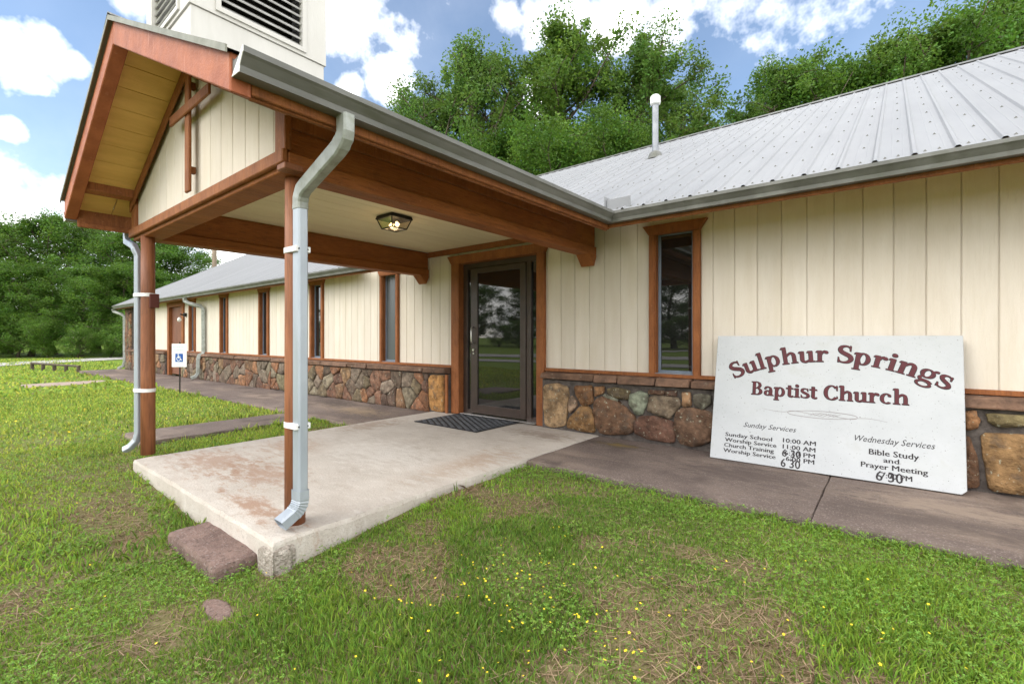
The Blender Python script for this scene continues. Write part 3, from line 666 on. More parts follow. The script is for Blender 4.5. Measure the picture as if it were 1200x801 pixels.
# beams
def beam_side(xc):
    o = MB().box(xc - .065, xc + .065, -3.673, -.013, 2.203, 2.465).build('beam', M['beam'], por, bevel=.006)
    MB().box(xc - .088, xc + .088, -3.524, -.014, 2.105, 2.2015).build('beam_cap', M['beam'], o, bevel=.006)
    # pointed drop where the beam meets the wall
    mb = MB(); a, b, y0, y1 = xc - .087, xc + .087, -.19, -.015
    ym = -.10
    mb.add([(a, y0, 2.104), (b, y0, 2.104), (b, y1, 2.104), (a, y1, 2.104), (a, y0 + .02, 2.085), (b, y0 + .02, 2.085), (b, y1, 2.085), (a, y1, 2.085), (a, ym + .03, 1.975), (b, ym + .03, 1.975)],
           [(0,1,2,3), (0,4,5,1), (4,8,9,5), (8,7,6,9), (7,3,2,6), (0,3,7,8,4), (1,5,9,6,2)])
    mb.build('drop', M['beam'], o)
    return o
beam_side(-2.84); beam_side(-5.82)
gb = MB().box(-5.98, -2.70, -3.70, -3.525, 2.105, 2.20).build('beam', M['beam'], por, bevel=.006)
MB().box(-6.0, -2.71, -3.735, -3.702, 2.135, 2.215).build('beam_lip', M['brown'], gb, bevel=.006)
MB().box(-2.79, -2.695, -3.728, -3.62, 2.10, 2.135).build('corner_block', M['post'], gb, bevel=.004)
# gable wall boards
gw = MB().prism([(-5.74, 2.202), (-2.92, 2.202), (-2.92, zt(-2.92) - .11), (PX, zt(PX) - .11), (-5.74, zt(-5.74) - .11)], 'y', -3.675, -3.55).build('gable_wall', M['cream'], por)
xg = -3.946 - .205 * 10
while xg < -2.75:
    a, b = max(xg + .003, -5.86), min(xg + .205 - .003, -2.845)
    if b > a + .01:
        top = [(x_, zt(x_) - .115) for x_ in ((a, PX, b) if a < PX < b else (a, b))]
        MB().prism([(a, 2.217)] + [(b, 2.217)] + top[::-1], 'y', -3.686, -3.676).build('siding_board', M['cream'], gw, bevel=.003)
    xg += .205
MB().box(-2.845, -2.72, -3.715, -3.674, 2.217, zt(-2.72) - .115).build('corner_board', M['brown'], gw, bevel=.005)
MB().box(-5.985, -5.862, -3.715, -3.674, 2.217, zt(-5.93) - .115).build('corner_board', M['brown'], gw, bevel=.005)
for sx in (-1, 1):
    e = PX + sx * 1.66
    MB().prism([(PX + sx*.001, zt(PX) - .10), (e, zt(e) - .10), (e, zt(e) - .21), (PX + sx*.001, zt(PX) - .21)], 'y', -3.73, -3.7165).build('rake_trim', M['brown'], gw, bevel=.004)
cr = MB().box(-4.275, -4.185, -3.755, -3.732, 2.25, zt(PX) - .235).build('cross', M['brown'], por, bevel=.006)
MB().box(-4.57, -3.72, -3.775, -3.7555, 2.835, 2.915).build('cross_arm', M['brown'], cr, bevel=.006)
for z_ in (2.4, 3.05): MB().box(-4.25, -4.21, -3.7315, -3.697, z_, z_ + .05).build('spacer', M['brown'], cr)
# ceiling
ceil = MB().box(-5.74, -2.92, -3.52, -.015, 2.485, 2.50).build('ceiling', M['ceiling'], por)
x = -5.74
while x < -2.93:
    w = min(.201, -2.92 - x); MB().box(x + .003, x + w - .003, -3.518, -.016, 2.466, 2.484).build('plank', M['ceiling'], ceil, bevel=.004); x += .201
MB().box(-5.75, -2.91, -.05, -.013, 2.385, 2.464).build('ledger', M['brown'], por, bevel=.004)
MB().box(-5.75, -2.91, -3.524, -3.50, 2.385, 2.464).build('ledger', M['brown'], por, bevel=.004)
# side soffit strip and top trim on the beams
for sx, bx, ex in ((1, -2.775, ER), (-1, -5.885, EL)):
    MB().box(min(bx, bx + sx*.03), max(bx, bx + sx*.03), -3.70, -.67 if sx > 0 else -.32, 2.36, 2.45).build('beam_trim', M['brown'], por, bevel=.004)
# roof: sheets, bargeboards, soffit planks, eave fascia
pr = empty('porch_roof', (PX, -4.1, 2.4), None, None, parent=por)
def yend(x):    # where the porch roof runs into the main roof
    return -.73 + (zt(x) - 2.385) / (mR if x > PX else mL) + .25
for sx in (-1, 1):
    n = 9; e = (ER + .03) if sx > 0 else (EL - .03); wd = abs(e - PX) / 9
    yy = -4.195; 
    # ribs run down the slope: sheets side by side along the ridge
    while yy < .9:
        prof = []
        for i in range(4):
            o = i * RP; prof += [(o, 0), (o + RP*.33, .004), (o + RP*.66, .004), (o + RP - .045, 0), (o + RP - .032, .02), (o + RP - .013, .02)]
        prof.append((4*RP, 0)); mb = MB()
        for (o, h) in prof:
            y_ = yy + o
            # clip against the main roof
            xr = PX; xe = e
            if y_ > -.55:
                need = (3.405 - (2.385 + (mR if sx > 0 else .54) * (y_ + .55))) / RS; xe = PX + sx * max(.02, min(abs(e - PX), need))
            mb.v += [(xe, y_, zt(xe) + h), (xr, y_, zt(xr) + h)]
        for i in range(len(prof) - 1): mb.f.append((2*i, 2*i+2, 2*i+3, 2*i+1) if sx > 0 else (2*i+1, 2*i+3, 2*i+2, 2*i))
        mb.build('roof_panel', M['roof'], pr); yy += 4*RP
    # drip edge along rake and bargeboard
    MB().prism([(PX, zt(PX) + .012), (e, zt(e) + .012), (e, zt(e) - .022), (PX, zt(PX) - .022)], 'y', -4.205, -4.197).build('drip_edge', M['edge'], pr)
    eb = ER if sx > 0 else EL
    MB().prism([(PX + sx*.0015, zt(PX) - .012), (eb, zt(eb) - .012), (eb, zt(eb) - .185), (PX + sx*.0015, zt(PX) - .185)], 'y', -4.175, -4.085).build('bargeboard', M['barge'], pr, bevel=.006)
    # eave fascia
    ye = -.66 if sx > 0 else -.33
    MB().box(min(eb, eb - sx*.022), max(eb, eb - sx*.022), -4.084, ye, 2.225, zt(eb) - .02).build('eave_fascia', M['brown'], pr, bevel=.004)
    MB().box(min(eb - sx*.023, eb - sx*.05), max(eb - sx*.023, eb - sx*.05), -4.083, ye, 2.215, 2.26).build('eave_fascia', M['brown'], pr, bevel=.003)
    # soffit planks of the front overhang (run front to back)
    s0 = .02; lim = 1.50
    while s0 < lim:
        s1 = min(s0 + .2, lim + .03); a, b = PX + sx*(s0 + .003), PX + sx*(s1 - .003)
        MB().prism([(a, zt(a) - .075), (b, zt(b) - .075), (b, zt(b) - .09), (a, zt(a) - .09)], 'y', -4.084, -3.70).build('plank', M['creamsoffit'], pr); s0 = s1
    a = PX + sx * 1.50; b = PX + sx * 1.56
    MB().prism([(a, zt(a) - .085), (b, zt(b) - .085), (b, zt(b) - .165), (a, zt(a) - .165)], 'y', -4.0845, -3.716).build('lookout', M['brown'], pr, bevel=.004)
    a, b = PX + sx * 1.562, eb - sx * .024
    y_ = -4.084
    while y_ < -.75:
        y2 = min(y_ + .26, -.70)
        MB().loft([(a, y_ + .003, zt(a) - .092), (b, y_ + .003, zt(b) - .092), (b, y2 - .003, zt(b) - .092), (a, y2 - .003, zt(a) - .092)],
                  [(a, y_ + .003, zt(a) - .078), (b, y_ + .003, zt(b) - .078), (b, y2 - .003, zt(b) - .078), (a, y2 - .003, zt(a) - .078)]).build('soffit_panel', M['creamsoffit'], pr)
        y_ = y2
MB().prism([(PX-.12, zt(PX-.12)+.022), (PX, zt(PX)+.035), (PX+.12, zt(PX+.12)+.022), (PX+.12, zt(PX+.12)+.016), (PX, zt(PX)+.028), (PX-.12, zt(PX-.12)+.016)], 'y', -4.205, 1.1).build('ridge_cap', M['gutter'], pr)
# porch gutters
def gutter_y(xb, sx, y0, y1, k1):
    A = [(xb + sx*o_, y0, 2.367 + h) for o_, h in GPROF]; B = [(xb + sx*o_, y1 + k1*o_, 2.367 + h) for o_, h in GPROF]
    g = MB().loft(A, B).build('gutter', M['gutter'], por)
    MB().loft([(x_, y_ - .004, z_) for x_, y_, z_ in A[1:7]], [(x_, y_ - .0005, z_) for x_, y_, z_ in A[1:7]]).build('end_cap', M['white'], g)
    return g
gutter_y(ER + .002, 1, -4.165, -.685, -1); gutter_y(EL - .002, -1, -4.165, -.35, 0)
# porch downspouts
def porch_spout(path, straps, w, h, tip, m_):
    pth = [Vector(p) for p in path]
    o = MB().tube(pth, 1.0, sq=(w, h)).build('downspout', m_, por, bevel=.003)
    return o
def hull(p):
    p = sorted(set((round(a, 5), round(b, 5)) for a, b in p))
    def half(q):
        h = []
        for c in q:
            while len(h) > 1 and (h[-1][0]-h[-2][0])*(c[1]-h[-2][1]) - (h[-1][1]-h[-2][1])*(c[0]-h[-2][0]) <= 0: h.pop()
            h.append(c)
        return h[:-1]
    return half(p) + half(p[::-1])
xb, yb_ = -2.772, -3.597
sB = MB().tube([(xb, yb_, 1.93), (xb, yb_, .20)], 1.0, sq=(.030, .042)).build('downspout', M['spout'], por, bevel=.003)
for dx_ in (-.018, 0, .018): MB().box(xb + .0295, xb + .0325, yb_ + dx_ - .004, yb_ + dx_ + .004, .24, 1.9).build('seam', M['spout'], sB)
MB().tube([(-2.19, -3.655, 2.27), (-2.19, -3.655, 2.185), (-2.20, -3.654, 2.165), (-2.212, -3.6535, 2.152), (-2.228, -3.653, 2.138), (-2.26, -3.652, 2.12), (-2.70, -3.605, 2.02), (-2.73, -3.602, 2.008), (-2.752, -3.60, 1.988), (-2.765, -3.598, 1.965), (-2.771, yb_, 1.94), (xb, yb_, 1.90)], [1.0, 1.0, 1.05, 1.0, 1.05, 1.0, 1.0, 1.05, 1.0, 1.05, 1.0, 1.04], sq=(.032, .044)).build('elbow', M['spoutold'], sB, bevel=.003)
eb_ = MB()
arc_ = [(xb, yb_, .225), (xb, yb_, .17)]
for t in range(1, 12):
    an = R(60) * t / 11; arc_.append((xb, yb_ - .09 * (1 - math.cos(an)) , .17 - .09 * math.sin(an)))
arc_.append((xb, arc_[-1][1] - .075, arc_[-1][2] - .043))
rr_ = [1.05, 1.05] + [1.0 + .08 * (i % 2) for i in range(11)] + [1.03]
el = eb_.tube(arc_, rr_, sq=(.032, .045), cap=False).build('elbow', M['spout'], sB)
sm = el.modifiers.new('wall', 'SOLIDIFY'); sm.thickness = .003
for z_ in (1.66, .605):
    MB().prism(hull([(-2.862 + .063*math.cos(a), -3.585 + .063*math.sin(a)) for a in np.linspace(0, 6.28, 24)] + [(xb + i_*.034, yb_ + j_*.046) for i_ in (-1, 1) for j_ in (-1, 1)]), 'z', z_ - .017, z_ + .017).build('strap', M['white'], sB, bevel=.002)
for z_ in (1.66, .605, .205):
    for q_ in (-.025, .025): MB().tube([(xb + .032, yb_ + q_, z_), (xb + .0395, yb_ + q_, z_)], .006, 8).build('screw', M['black'], sB)
xa_, ya_ = -5.735, -3.715
sA = MB().tube([(-6.335, -3.68, 2.27), (-6.335, -3.68, 2.19), (-6.30, -3.685, 2.14), (-5.83, -3.725, 2.03), (-5.76, -3.733, 1.99), (xa_, ya_, 1.93), (xa_, ya_, .20), (xa_ - .015, ya_ - .012, .13), (xa_ - .05, ya_ - .05, .07), (xa_ - .09, ya_ - .09, .04)], 1.0, sq=(.026, .030)).build('downspout', M['spout'], por, bevel=.003)
for z_ in (1.545, .62): MB().prism(hull([(-5.66 + .063*math.cos(a), -3.655 + .063*math.sin(a)) for a in np.linspace(0, 6.28, 24)] + [(xa_ + i_*.030, ya_ + j_*.034) for i_ in (-1, 1) for j_ in (-1, 1)]), 'z', z_ - .017, z_ + .017).build('strap', M['white'], sA, bevel=.002)

# ------------------------------------------------------------------ steeple
stp = empty('steeple', (-4.33, -3.35, 3.2), 'square off-white louvered steeple box standing on the porch ridge', 'steeple')
sx0, sx1, sy0, sy1 = -4.84, -3.82, -3.86, -2.84
MB().prism([(sx0 + .012, zt(sx0) - .01), (PX, zt(PX) - .01), (sx1 - .012, zt(sx1) - .01), (sx1 - .012, 3.47), (sx0 + .012, 3.47)], 'y', sy0 + .012, sy1 - .012).build('base', M['steeple'], stp, bevel=.004)
bd = MB(); Z0, Z1 = 3.472, 4.75
lx0, lx1 = -4.645, -4.045; ly0, ly1 = -3.665, -3.05; lz0, lz1 = 3.53, 4.55
t_ = .03
for a, b in ((sx0, lx0), (lx1, sx1)): bd.box(a, b, sy0, sy0 + t_, Z0, Z1).box(a, b, sy1 - t_, sy1, Z0, Z1)
bd.box(lx0, lx1, sy0, sy0 + t_, Z0, lz0).box(lx0, lx1, sy0, sy0 + t_, lz1, Z1).box(lx0, lx1, sy1 - t_, sy1, Z0, lz0).box(lx0, lx1, sy1 - t_, sy1, lz1, Z1)
for a, b in ((sy0 + t_, ly0), (ly1, sy1 - t_)): bd.box(sx0, sx0 + t_, a, b, Z0, Z1).box(sx1 - t_, sx1, a, b, Z0, Z1)
bd.box(sx0, sx0 + t_, ly0, ly1, Z0, lz0).box(sx0, sx0 + t_, ly0, ly1, lz1, Z1).box(sx1 - t_, sx1, ly0, ly1, Z0, lz0).box(sx1 - t_, sx1, ly0, ly1, lz1, Z1)
bd.build('body', M['steeple'], stp)
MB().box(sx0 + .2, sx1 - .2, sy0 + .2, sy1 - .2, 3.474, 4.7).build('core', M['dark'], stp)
# louvers on the four faces
def louver(face):
    f = {'front': lambda u, d, z: (u, sy0 + d, z), 'back': lambda u, d, z: (u, sy1 - d, z), 'east': lambda u, d, z: (sx1 - d, u, z), 'west': lambda u, d, z: (sx0 + d, u, z)}[face]
    a, b = (lx0, lx1) if face in ('front', 'back') else (ly0, ly1)
    mb = MB()
    for (u0, u1, z0, z1) in ((a - .03, a + .004, lz0 - .03, lz1 + .03), (b - .004, b + .03, lz0 - .03, lz1 + .03), (a + .004, b - .004, lz0 - .03, lz0 + .004), (a + .004, b - .004, lz1 - .004, lz1 + .03)):
        mb.loft([f(u0, -.014, z0), f(u1, -.014, z0), f(u1, -.014, z1), f(u0, -.014, z1)], [f(u0, .04, z0), f(u1, .04, z0), f(u1, .04, z1), f(u0, .04, z1)])
    o = mb.build('louver', M['steeple'], stp)
    z = lz0 + .012
    while z < lz1 - .04:
        pr_ = [(.004, z), (.010, z - .006), (.075, z + .052), (.069, z + .058)]
        MB().loft([f(a + .006, d, q) for d, q in pr_], [f(b - .006, d, q) for d, q in pr_]).build('slat', M['slat'], o); z += .061
for fc in ('front', 'east', 'back', 'west'): louver(fc)
MB().box(sx0 - .08, sx1 + .08, sy0 - .08, sy1 + .08, 4.752, 4.84).build('cornice', M['steeple'], stp, bevel=.008)
MB().add([(sx0 - .06, sy0 - .06, 4.841), (sx1 + .06, sy0 - .06, 4.841), (sx1 + .06, sy1 + .06, 4.841), (sx0 - .06, sy1 + .06, 4.841), (-4.33, -3.35, 7.6)], [(0,1,4), (1,2,4), (2,3,4), (3,0,4), (3,2,1,0)]).build('spire', M['steeple'], stp)

# ------------------------------------------------------------------ ceiling lantern
lt = empty('ceiling_lantern', (-4.29, -1.77, 2.466), 'lit square black and glass lantern under the porch ceiling', 'ceiling light')
lc = (-4.29, -1.77); h0, h1 = .135, .095
def sqr(h, z): return [(lc[0]-h, lc[1]-h, z), (lc[0]+h, lc[1]-h, z), (lc[0]+h, lc[1]+h, z), (lc[0]-h, lc[1]+h, z)]
MB().loft(sqr(h0 + .012, 2.425), sqr(h0, 2.4655)).build('canopy', M['black'], lt, bevel=.004)
fm = MB(); A = sqr(h0 - .004, 2.425); B = sqr(h1, 2.325)
for i in range(4):
    fm.tube([A[i], B[i]], .0065, 6); fm.tube([B[i], B[(i+1) % 4]], .0065, 6)
fm.build('frame', M['black'], lt)
for i in range(4):
    j = (i + 1) % 4; q = [Vector(p) for p in (A[i], A[j], B[j], B[i])]; c_ = Vector((lc[0], lc[1], 2.37))
    MB().add([p + (c_ - p) * .03 for p in q], [(0, 1, 2, 3)]).build('pane', M['lampglass'], lt)
MB().add([(lc[0]-h1+.004, lc[1]-h1+.004, 2.326), (lc[0]+h1-.004, lc[1]-h1+.004, 2.326), (lc[0]+h1-.004, lc[1]+h1-.004, 2.326), (lc[0]-h1+.004, lc[1]+h1-.004, 2.326), (lc[0], lc[1], 2.305)], [(1,0,4),(2,1,4),(3,2,4),(0,3,4)]).build('pane', M['lampglass'], lt)
for dx_ in (-.04, .04): MB().tube([(lc[0]+dx_, lc[1], 2.40), (lc[0]+dx_*1.3, lc[1], 2.37), (lc[0]+dx_*1.3, lc[1], 2.345)], [.012, .03, .012], 8).build('bulb', M['bulb'], lt, smooth=True)
pl = bpy.data.lights.new('lantern_light', 'POINT'); pl.energy = .8; pl.color = (1, .72, .4); pl.shadow_soft_size = .08
plo = bpy.data.objects.new('lantern_light', pl); COL.objects.link(plo); plo.parent = lt; plo.location = (0, 0, -.22)

# ------------------------------------------------------------------ door mat, step, stepping stone
dm = MB().box(-5.02, -3.87, -.90, -.06, .002, .012).build('door_mat', M['rubber'], None, bevel=.004)
tag(dm, 'black rubber mat with raised lozenges before the glass door', 'door mat')
mb = MB(); yy = -.86; r_ = 0
while yy < -.09:
    xx = -4.96 + (.065 if r_ % 2 else 0)
    while xx < -3.92:
        mb.add([(xx-.045, yy, .0125), (xx, yy-.03, .0125), (xx+.045, yy, .0125), (xx, yy+.03, .0125), (xx-.03, yy, .018), (xx, yy-.02, .018), (xx+.03, yy, .018), (xx, yy+.02, .018)], [(0,1,5,4),(1,2,6,5),(2,3,7,6),(3,0,4,7),(4,5,6,7)]); xx += .13
    yy += .043; r_ += 1
mb.build('lozenges', M['rubbertop'], dm)['kind'] = 'stuff'
stepo = rough_slab('porch_step', -3.655, -2.885, -4.015, -3.742, -.118, -.36, M['step'], None, .05, .0035, .0015)
tag(stepo, 'rough brown stone step block in the grass beside the porch slab', 'step')
c_s = .14; mb = MB(); n = 16; c0 = (-2.62, -4.09)
ring = [(c0[0] + c_s*math.cos(a)*random.uniform(.85, 1.1), c0[1] + .055*math.sin(a)*random.uniform(.8, 1.1)) for a in np.linspace(0, 2*math.pi, n, endpoint=False)]
mb.prism(ring, 'z', gzf(*c0) - .05, gzf(*c0) + .008)
so = mb.build('stepping_stone', M['step'], None, bevel=.012); tag(so, 'flat brown stone sunk in the lawn below the step block', 'stone')

# ------------------------------------------------------------------ leaning sign
SX0, SX1, SH = -1.362, .398, 1.175
sg = empty('church_sign', (-.48, -.34, 0), 'large white church name board leaning on the stone ledge', 'sign')
SO = Vector((0, -.352, .004)); SU = Vector((0, .2288, .9735)); SN = Vector((0, -.9735, .2288))
def sgp(x, t, d=0): return tuple(SO + Vector((x, 0, 0)) + SU * t + SN * d)
ol = [(SX0, 0), (SX1 - .03, .006), (SX1, .035), (SX1, SH), (SX0, SH)]
MB().loft([sgp(x_, t, -.03) for x_, t in ol], [sgp(x_, t, 0) for x_, t in ol]).build('board', M['signwhite'], sg, bevel=.003)
def flat(polys, name, m, d0, dd=.00012):
    """polys: list of (points(x,t), faces)"""
    mb = MB()
    for i, (pts, fs) in enumerate(polys): mb.add([sgp(x_, t, d0 + dd * (i % 12)) for x_, t in pts], fs)
    return mb.build(name, m, sg)
# serif glyphs: cap height 1
def rect(x0, y0, x1, y1): return ([(x0, y0), (x1, y0), (x1, y1), (x0, y1)], [(0, 1, 2, 3)])
def ring(cx, cy, rx, ry, wx, wy, a0, a1, n=18):
    p = []
    for i in range(n + 1):
        a = R(a0 + (a1 - a0) * i / n); c, s_ = math.cos(a), math.sin(a); p += [(cx + rx*c, cy + ry*s_), (cx + (rx-wx)*c, cy + (ry-wy)*s_)]
    return (p, [(2*i, 2*i+2, 2*i+3, 2*i+1) if a1 > a0 else (2*i+1, 2*i+3, 2*i+2, 2*i) for i in range(n)])
def stroke(P, Wd, n=6):
    C_ = []; Wf = []
    for i in range(len(P) - 1):
        p0, p1, p2, p3 = P[max(i-1, 0)], P[i], P[i+1], P[min(i+2, len(P)-1)]
        for k in range(n):
            t = k / n; q = [.5*((2*p1[d]) + (-p0[d]+p2[d])*t + (2*p0[d]-5*p1[d]+4*p2[d]-p3[d])*t*t + (-p0[d]+3*p1[d]-3*p2[d]+p3[d])*t**3) for d in (0, 1)]
            C_.append(q); Wf.append(Wd[i]*(1-t) + Wd[i+1]*t)
    C_.append(list(P[-1])); Wf.append(Wd[-1]); out_ = []
    for i, c in enumerate(C_):
        a, b = C_[max(i-1, 0)], C_[min(i+1, len(C_)-1)]; l = math.hypot(b[0]-a[0], b[1]-a[1]) or 1; nx_, ny_ = -(b[1]-a[1])/l, (b[0]-a[0])/l
        out_ += [(c[0]+nx_*Wf[i]/2, c[1]+ny_*Wf[i]/2), (c[0]-nx_*Wf[i]/2, c[1]-ny_*Wf[i]/2)]
    return (out_, [(2*i+1, 2*i+3, 2*i+2, 2*i) for i in range(len(C_)-1)])
st_, sf = .175, .055; XH = .66
def stem(x, y0, y1, top='l', bot='b'):
    r_ = [rect(x, y0, x + st_, y1)]
    if top == 'l': r_.append(([(x - .09, y1 - .10), (x, y1 - .12), (x, y1), (x - .03, y1 - .01)], [(0, 1, 2, 3)]))
    if top == 'b': r_.append(rect(x - .07, y1 - sf, x + st_ + .05, y1))
    if bot == 'b': r_.append(rect(x - .07, y0, x + st_ + .07, y0 + sf))
    if bot == 'r': r_.append(rect(x + st_ - .02, y0, x + st_ + .09, y0 + sf))
    return r_
Sp = [(.53, .76), (.50, .89), (.36, .965), (.19, .92), (.12, .77), (.20, .62), (.36, .51), (.52, .40), (.58, .24), (.48, .08), (.31, .03), (.15, .08), (.08, .24)]
Sw = [.05, .08, .08, .13, .18, .2, .21, .2, .18, .13, .08, .08, .05]
def sc(g, sx_, sy_): return [([(x_*sx_, y_*sy_) for x_, y_ in p], f) for p, f in g]
SG = [stroke(Sp, Sw), rect(.505, .68, .555, .99), rect(.055, .02, .105, .32)]
arch = lambda x: [stroke([(x + st_ - .03, .44), (x + .24, .57), (x + .36, .63), (x + .46, .56), (x + .485, .42), (x + .485, .05)], [.05, .09, .12, .16, .175, .175]), rect(x + .335, 0, x + .64, sf)]
GL = {
 'S': (SG, .64), 's': (sc(SG, .78, .69), .50),
 'u': (stem(.08, .16, XH, 'l', '') + [stroke([(.17, .30), (.18, .12), (.27, .03), (.38, .05), (.48, .15)], [.175, .16, .12, .09, .05])] + stem(.45, 0, XH, 'l', 'r'), .72),
 'l': (stem(.09, 0, 1.03), .36), 'i': (stem(.09, 0, XH) + [ring(.175, .85, .10, .10, .10, .10, 0, 360)], .36),
 'p': (stem(.09, -.30, XH) + [ring(.38, .33, .28, .345, .17, .07, -160, 160)], .72),
 'h': (stem(.09, 0, 1.03) + arch(.09), .74), 'n': (stem(.09, 0, XH) + arch(.09), .74),
 'r': (stem(.09, 0, XH) + [stroke([(.24, .42), (.31, .57), (.42, .62)], [.05, .09, .12]), ring(.45, .565, .085, .085, .085, .085, 0, 360)], .54),
 'g': ([ring(.31, .42, .26, .24, .14, .06, 0, 360, 26), stroke([(.16, .22), (.10, .12), (.20, .05), (.42, .04), (.56, -.04)], [.07, .10, .11, .12, .13]), ring(.32, -.14, .29, .17, .10, .06, 0, 360, 26), stroke([(.48, .56), (.56, .64), (.64, .63)], [.07, .09, .11])], .66),
 'B': (stem(.09, 0, 1, '', '') + [rect(.01, 0, .40, sf), rect(.01, 1-sf, .38, 1), ring(.34, .755, .27, .245, .17, .06, -90, 90), ring(.36, .27, .32, .27, .19, .06, -90, 90), rect(.2, .49, .36, .54)], .74),
 'a': ([ring(.27, .19, .22, .20, .15, .06, 0, 360, 26), stroke([(.10, .47), (.16, .60), (.30, .64), (.43, .56), (.45, .40)], [.10, .10, .08, .13, .175])] + stem(.36, 0, .46, '', 'r'), .62),
 't': ([rect(.12, .10, .12 + st_, .84), rect(.01, XH - .075, .42, XH), stroke([(.205, .16), (.24, .06), (.34, .03), (.43, .09)], [.175, .14, .09, .05])], .46),
 'C': ([ring(.43, .5, .41, .52, .20, .07, 42, 318, 26), rect(.68, .66, .735, 1.0), stroke([(.72, .27), (.73, .16), (.70, .13)], [.03, .05, .06])], .80),
 'c': ([ring(.33, .33, .30, .345, .17, .065, 48, 312, 22), ring(.47, .53, .075, .075, .075, .075, 0, 360)], .62),
 ' ': ([], .30)}
def word_path(text, size, place, width=None):
    """place(s) -> (x, t, angle) for arclength s"""
    adv = sum(GL[c][1] for c in text) * size; k = (width / adv) if width else 1
    s_ = 0; red = []; shd = []
    for ch in text:
        g, a = GL[ch]; w = a * size * k; x0_, t0_, an = place(s_ + w / 2); ca, sa = math.cos(an), math.sin(an)
        for (pts, f) in g:
            q = []
            for (u, v) in pts: u_ = (u - a/2) * size * k; v_ = v * size; q.append((x0_ + u_*ca - v_*sa, t0_ + u_*sa + v_*ca))
            red.append((q, f)); 
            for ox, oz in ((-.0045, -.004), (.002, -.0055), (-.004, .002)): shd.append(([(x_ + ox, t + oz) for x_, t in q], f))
        s_ += w
    return red, shd
RA = 1.556; AC = (-.447, .945 - RA)
def arc_place(text_w, mid):
    def f(s_):
        ph = (s_ - text_w / 2) / RA + mid; return (AC[0] + RA*math.sin(ph), AC[1] + RA*math.cos(ph), -ph)
    return f
TW = 1.56
red, shd = word_path('Sulphur Springs', .150, arc_place(TW, .003), TW)
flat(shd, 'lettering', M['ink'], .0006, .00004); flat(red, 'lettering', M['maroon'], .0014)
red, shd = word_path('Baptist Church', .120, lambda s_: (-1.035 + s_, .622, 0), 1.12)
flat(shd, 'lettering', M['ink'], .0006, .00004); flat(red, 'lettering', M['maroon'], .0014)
def text_mesh(txt, shear=0, offset=0, space=1.0):
    cu = bpy.data.curves.new('t', 'FONT'); cu.body = txt; cu.shear = shear; cu.offset = offset; cu.space_character = space; cu.resolution_u = 2
    o = bpy.data.objects.new('t', cu); COL.objects.link(o); dg = bpy.context.evaluated_depsgraph_get(); ev = o.evaluated_get(dg); m_ = ev.to_mesh()
    vs = np.array([v.co[:2] for v in m_.vertices]); fs = [tuple(p.vertices) for p in m_.polygons]; ev.to_mesh_clear()
    bpy.data.objects.remove(o); bpy.data.curves.remove(cu); return vs, fs
def sign_text(txt, x0, x1, t0, h, m='ink', shear=0, offset=0, d=.0012, bold=True):
    vs, fs = text_mesh(txt, shear, offset); ref = text_mesh('H', 0, offset)[0]; ch = ref[:, 1].max() - ref[:, 1].min()
    a, b = vs[:, 0].min(), vs[:, 0].max(); vx = x0 + (vs[:, 0] - a) / (b - a) * (x1 - x0); vy = t0 + vs[:, 1] * h / ch
    mb = MB()
    for i_, ox in enumerate((-.0016, 0, .0016) if bold else (0,)): mb.add([sgp(x_ + ox, t, d + i_*.00015) for x_, t in zip(vx, vy)], fs)
    o = mb.build('lettering', M[m], sg); o['kind'] = 'stuff'; return o
sign_text('Sunday Services', -1.085, -.665, .318, .042, shear=.35, offset=0, bold=False)
sign_text('Wednesday Services', -.255, .232, .305, .046, shear=.35, offset=0, bold=False)
for txt, x0_, x1_, t0_ in (('Sunday School', -1.235, -.848, .208), ('Worship Service', -1.237, -.812, .159), ('Church Training', -1.241, -.83, .110), ('Worship Service', -1.245, -.815, .061)):
    sign_text(txt, x0_, x1_, t0_ + .008, .034)
sign_text('10:00 AM', -.762, -.520, .222, .036); sign_text('11:00 AM', -.762, -.522, .169, .036)
sign_text('6:30 PM', -.75, -.524, .118, .036); sign_text('6:00 PM', -.735, -.528, .069, .036)
sign_text('6 30', -.765, -.625, .102, .062, offset=0, d=.0018); sign_text('6 30', -.772, -.628, .014, .068, offset=0, d=.0018)
sign_text('Bible Study', -.162, .138, .212, .042); sign_text('and', -.072, .022, .162, .036); sign_text('Prayer Meeting', -.212, .188, .108, .040)
sign_text('7:00 PM', -.085, .098, .046, .038); sign_text('6 30', -.118, .045, .02, .072, offset=0, d=.0018)
# flourish
fl = []
for sgn in (1, -1):
    c = (-.488, .487)
    fl.append(stroke([(c[0]+sgn*x_, c[1]+sgn*y_) for x_, y_ in ((-.44, .012), (-.30, -.002), (-.12, .024), (.05, .030), (.22, .018), (.245, -.004), (.20, -.014), (.10, -.004), (-.02, .018))], [.002, .004, .005, .006, .006, .006, .005, .004, .002]))
for k in range(6): fl.append(stroke([(-.57 + k*.032, .472), (-.545 + k*.032, .488), (-.51 + k*.032, .502)], [.002, .005, .002], 3))
flat(fl, 'flourish', M['greyink'], .0008)

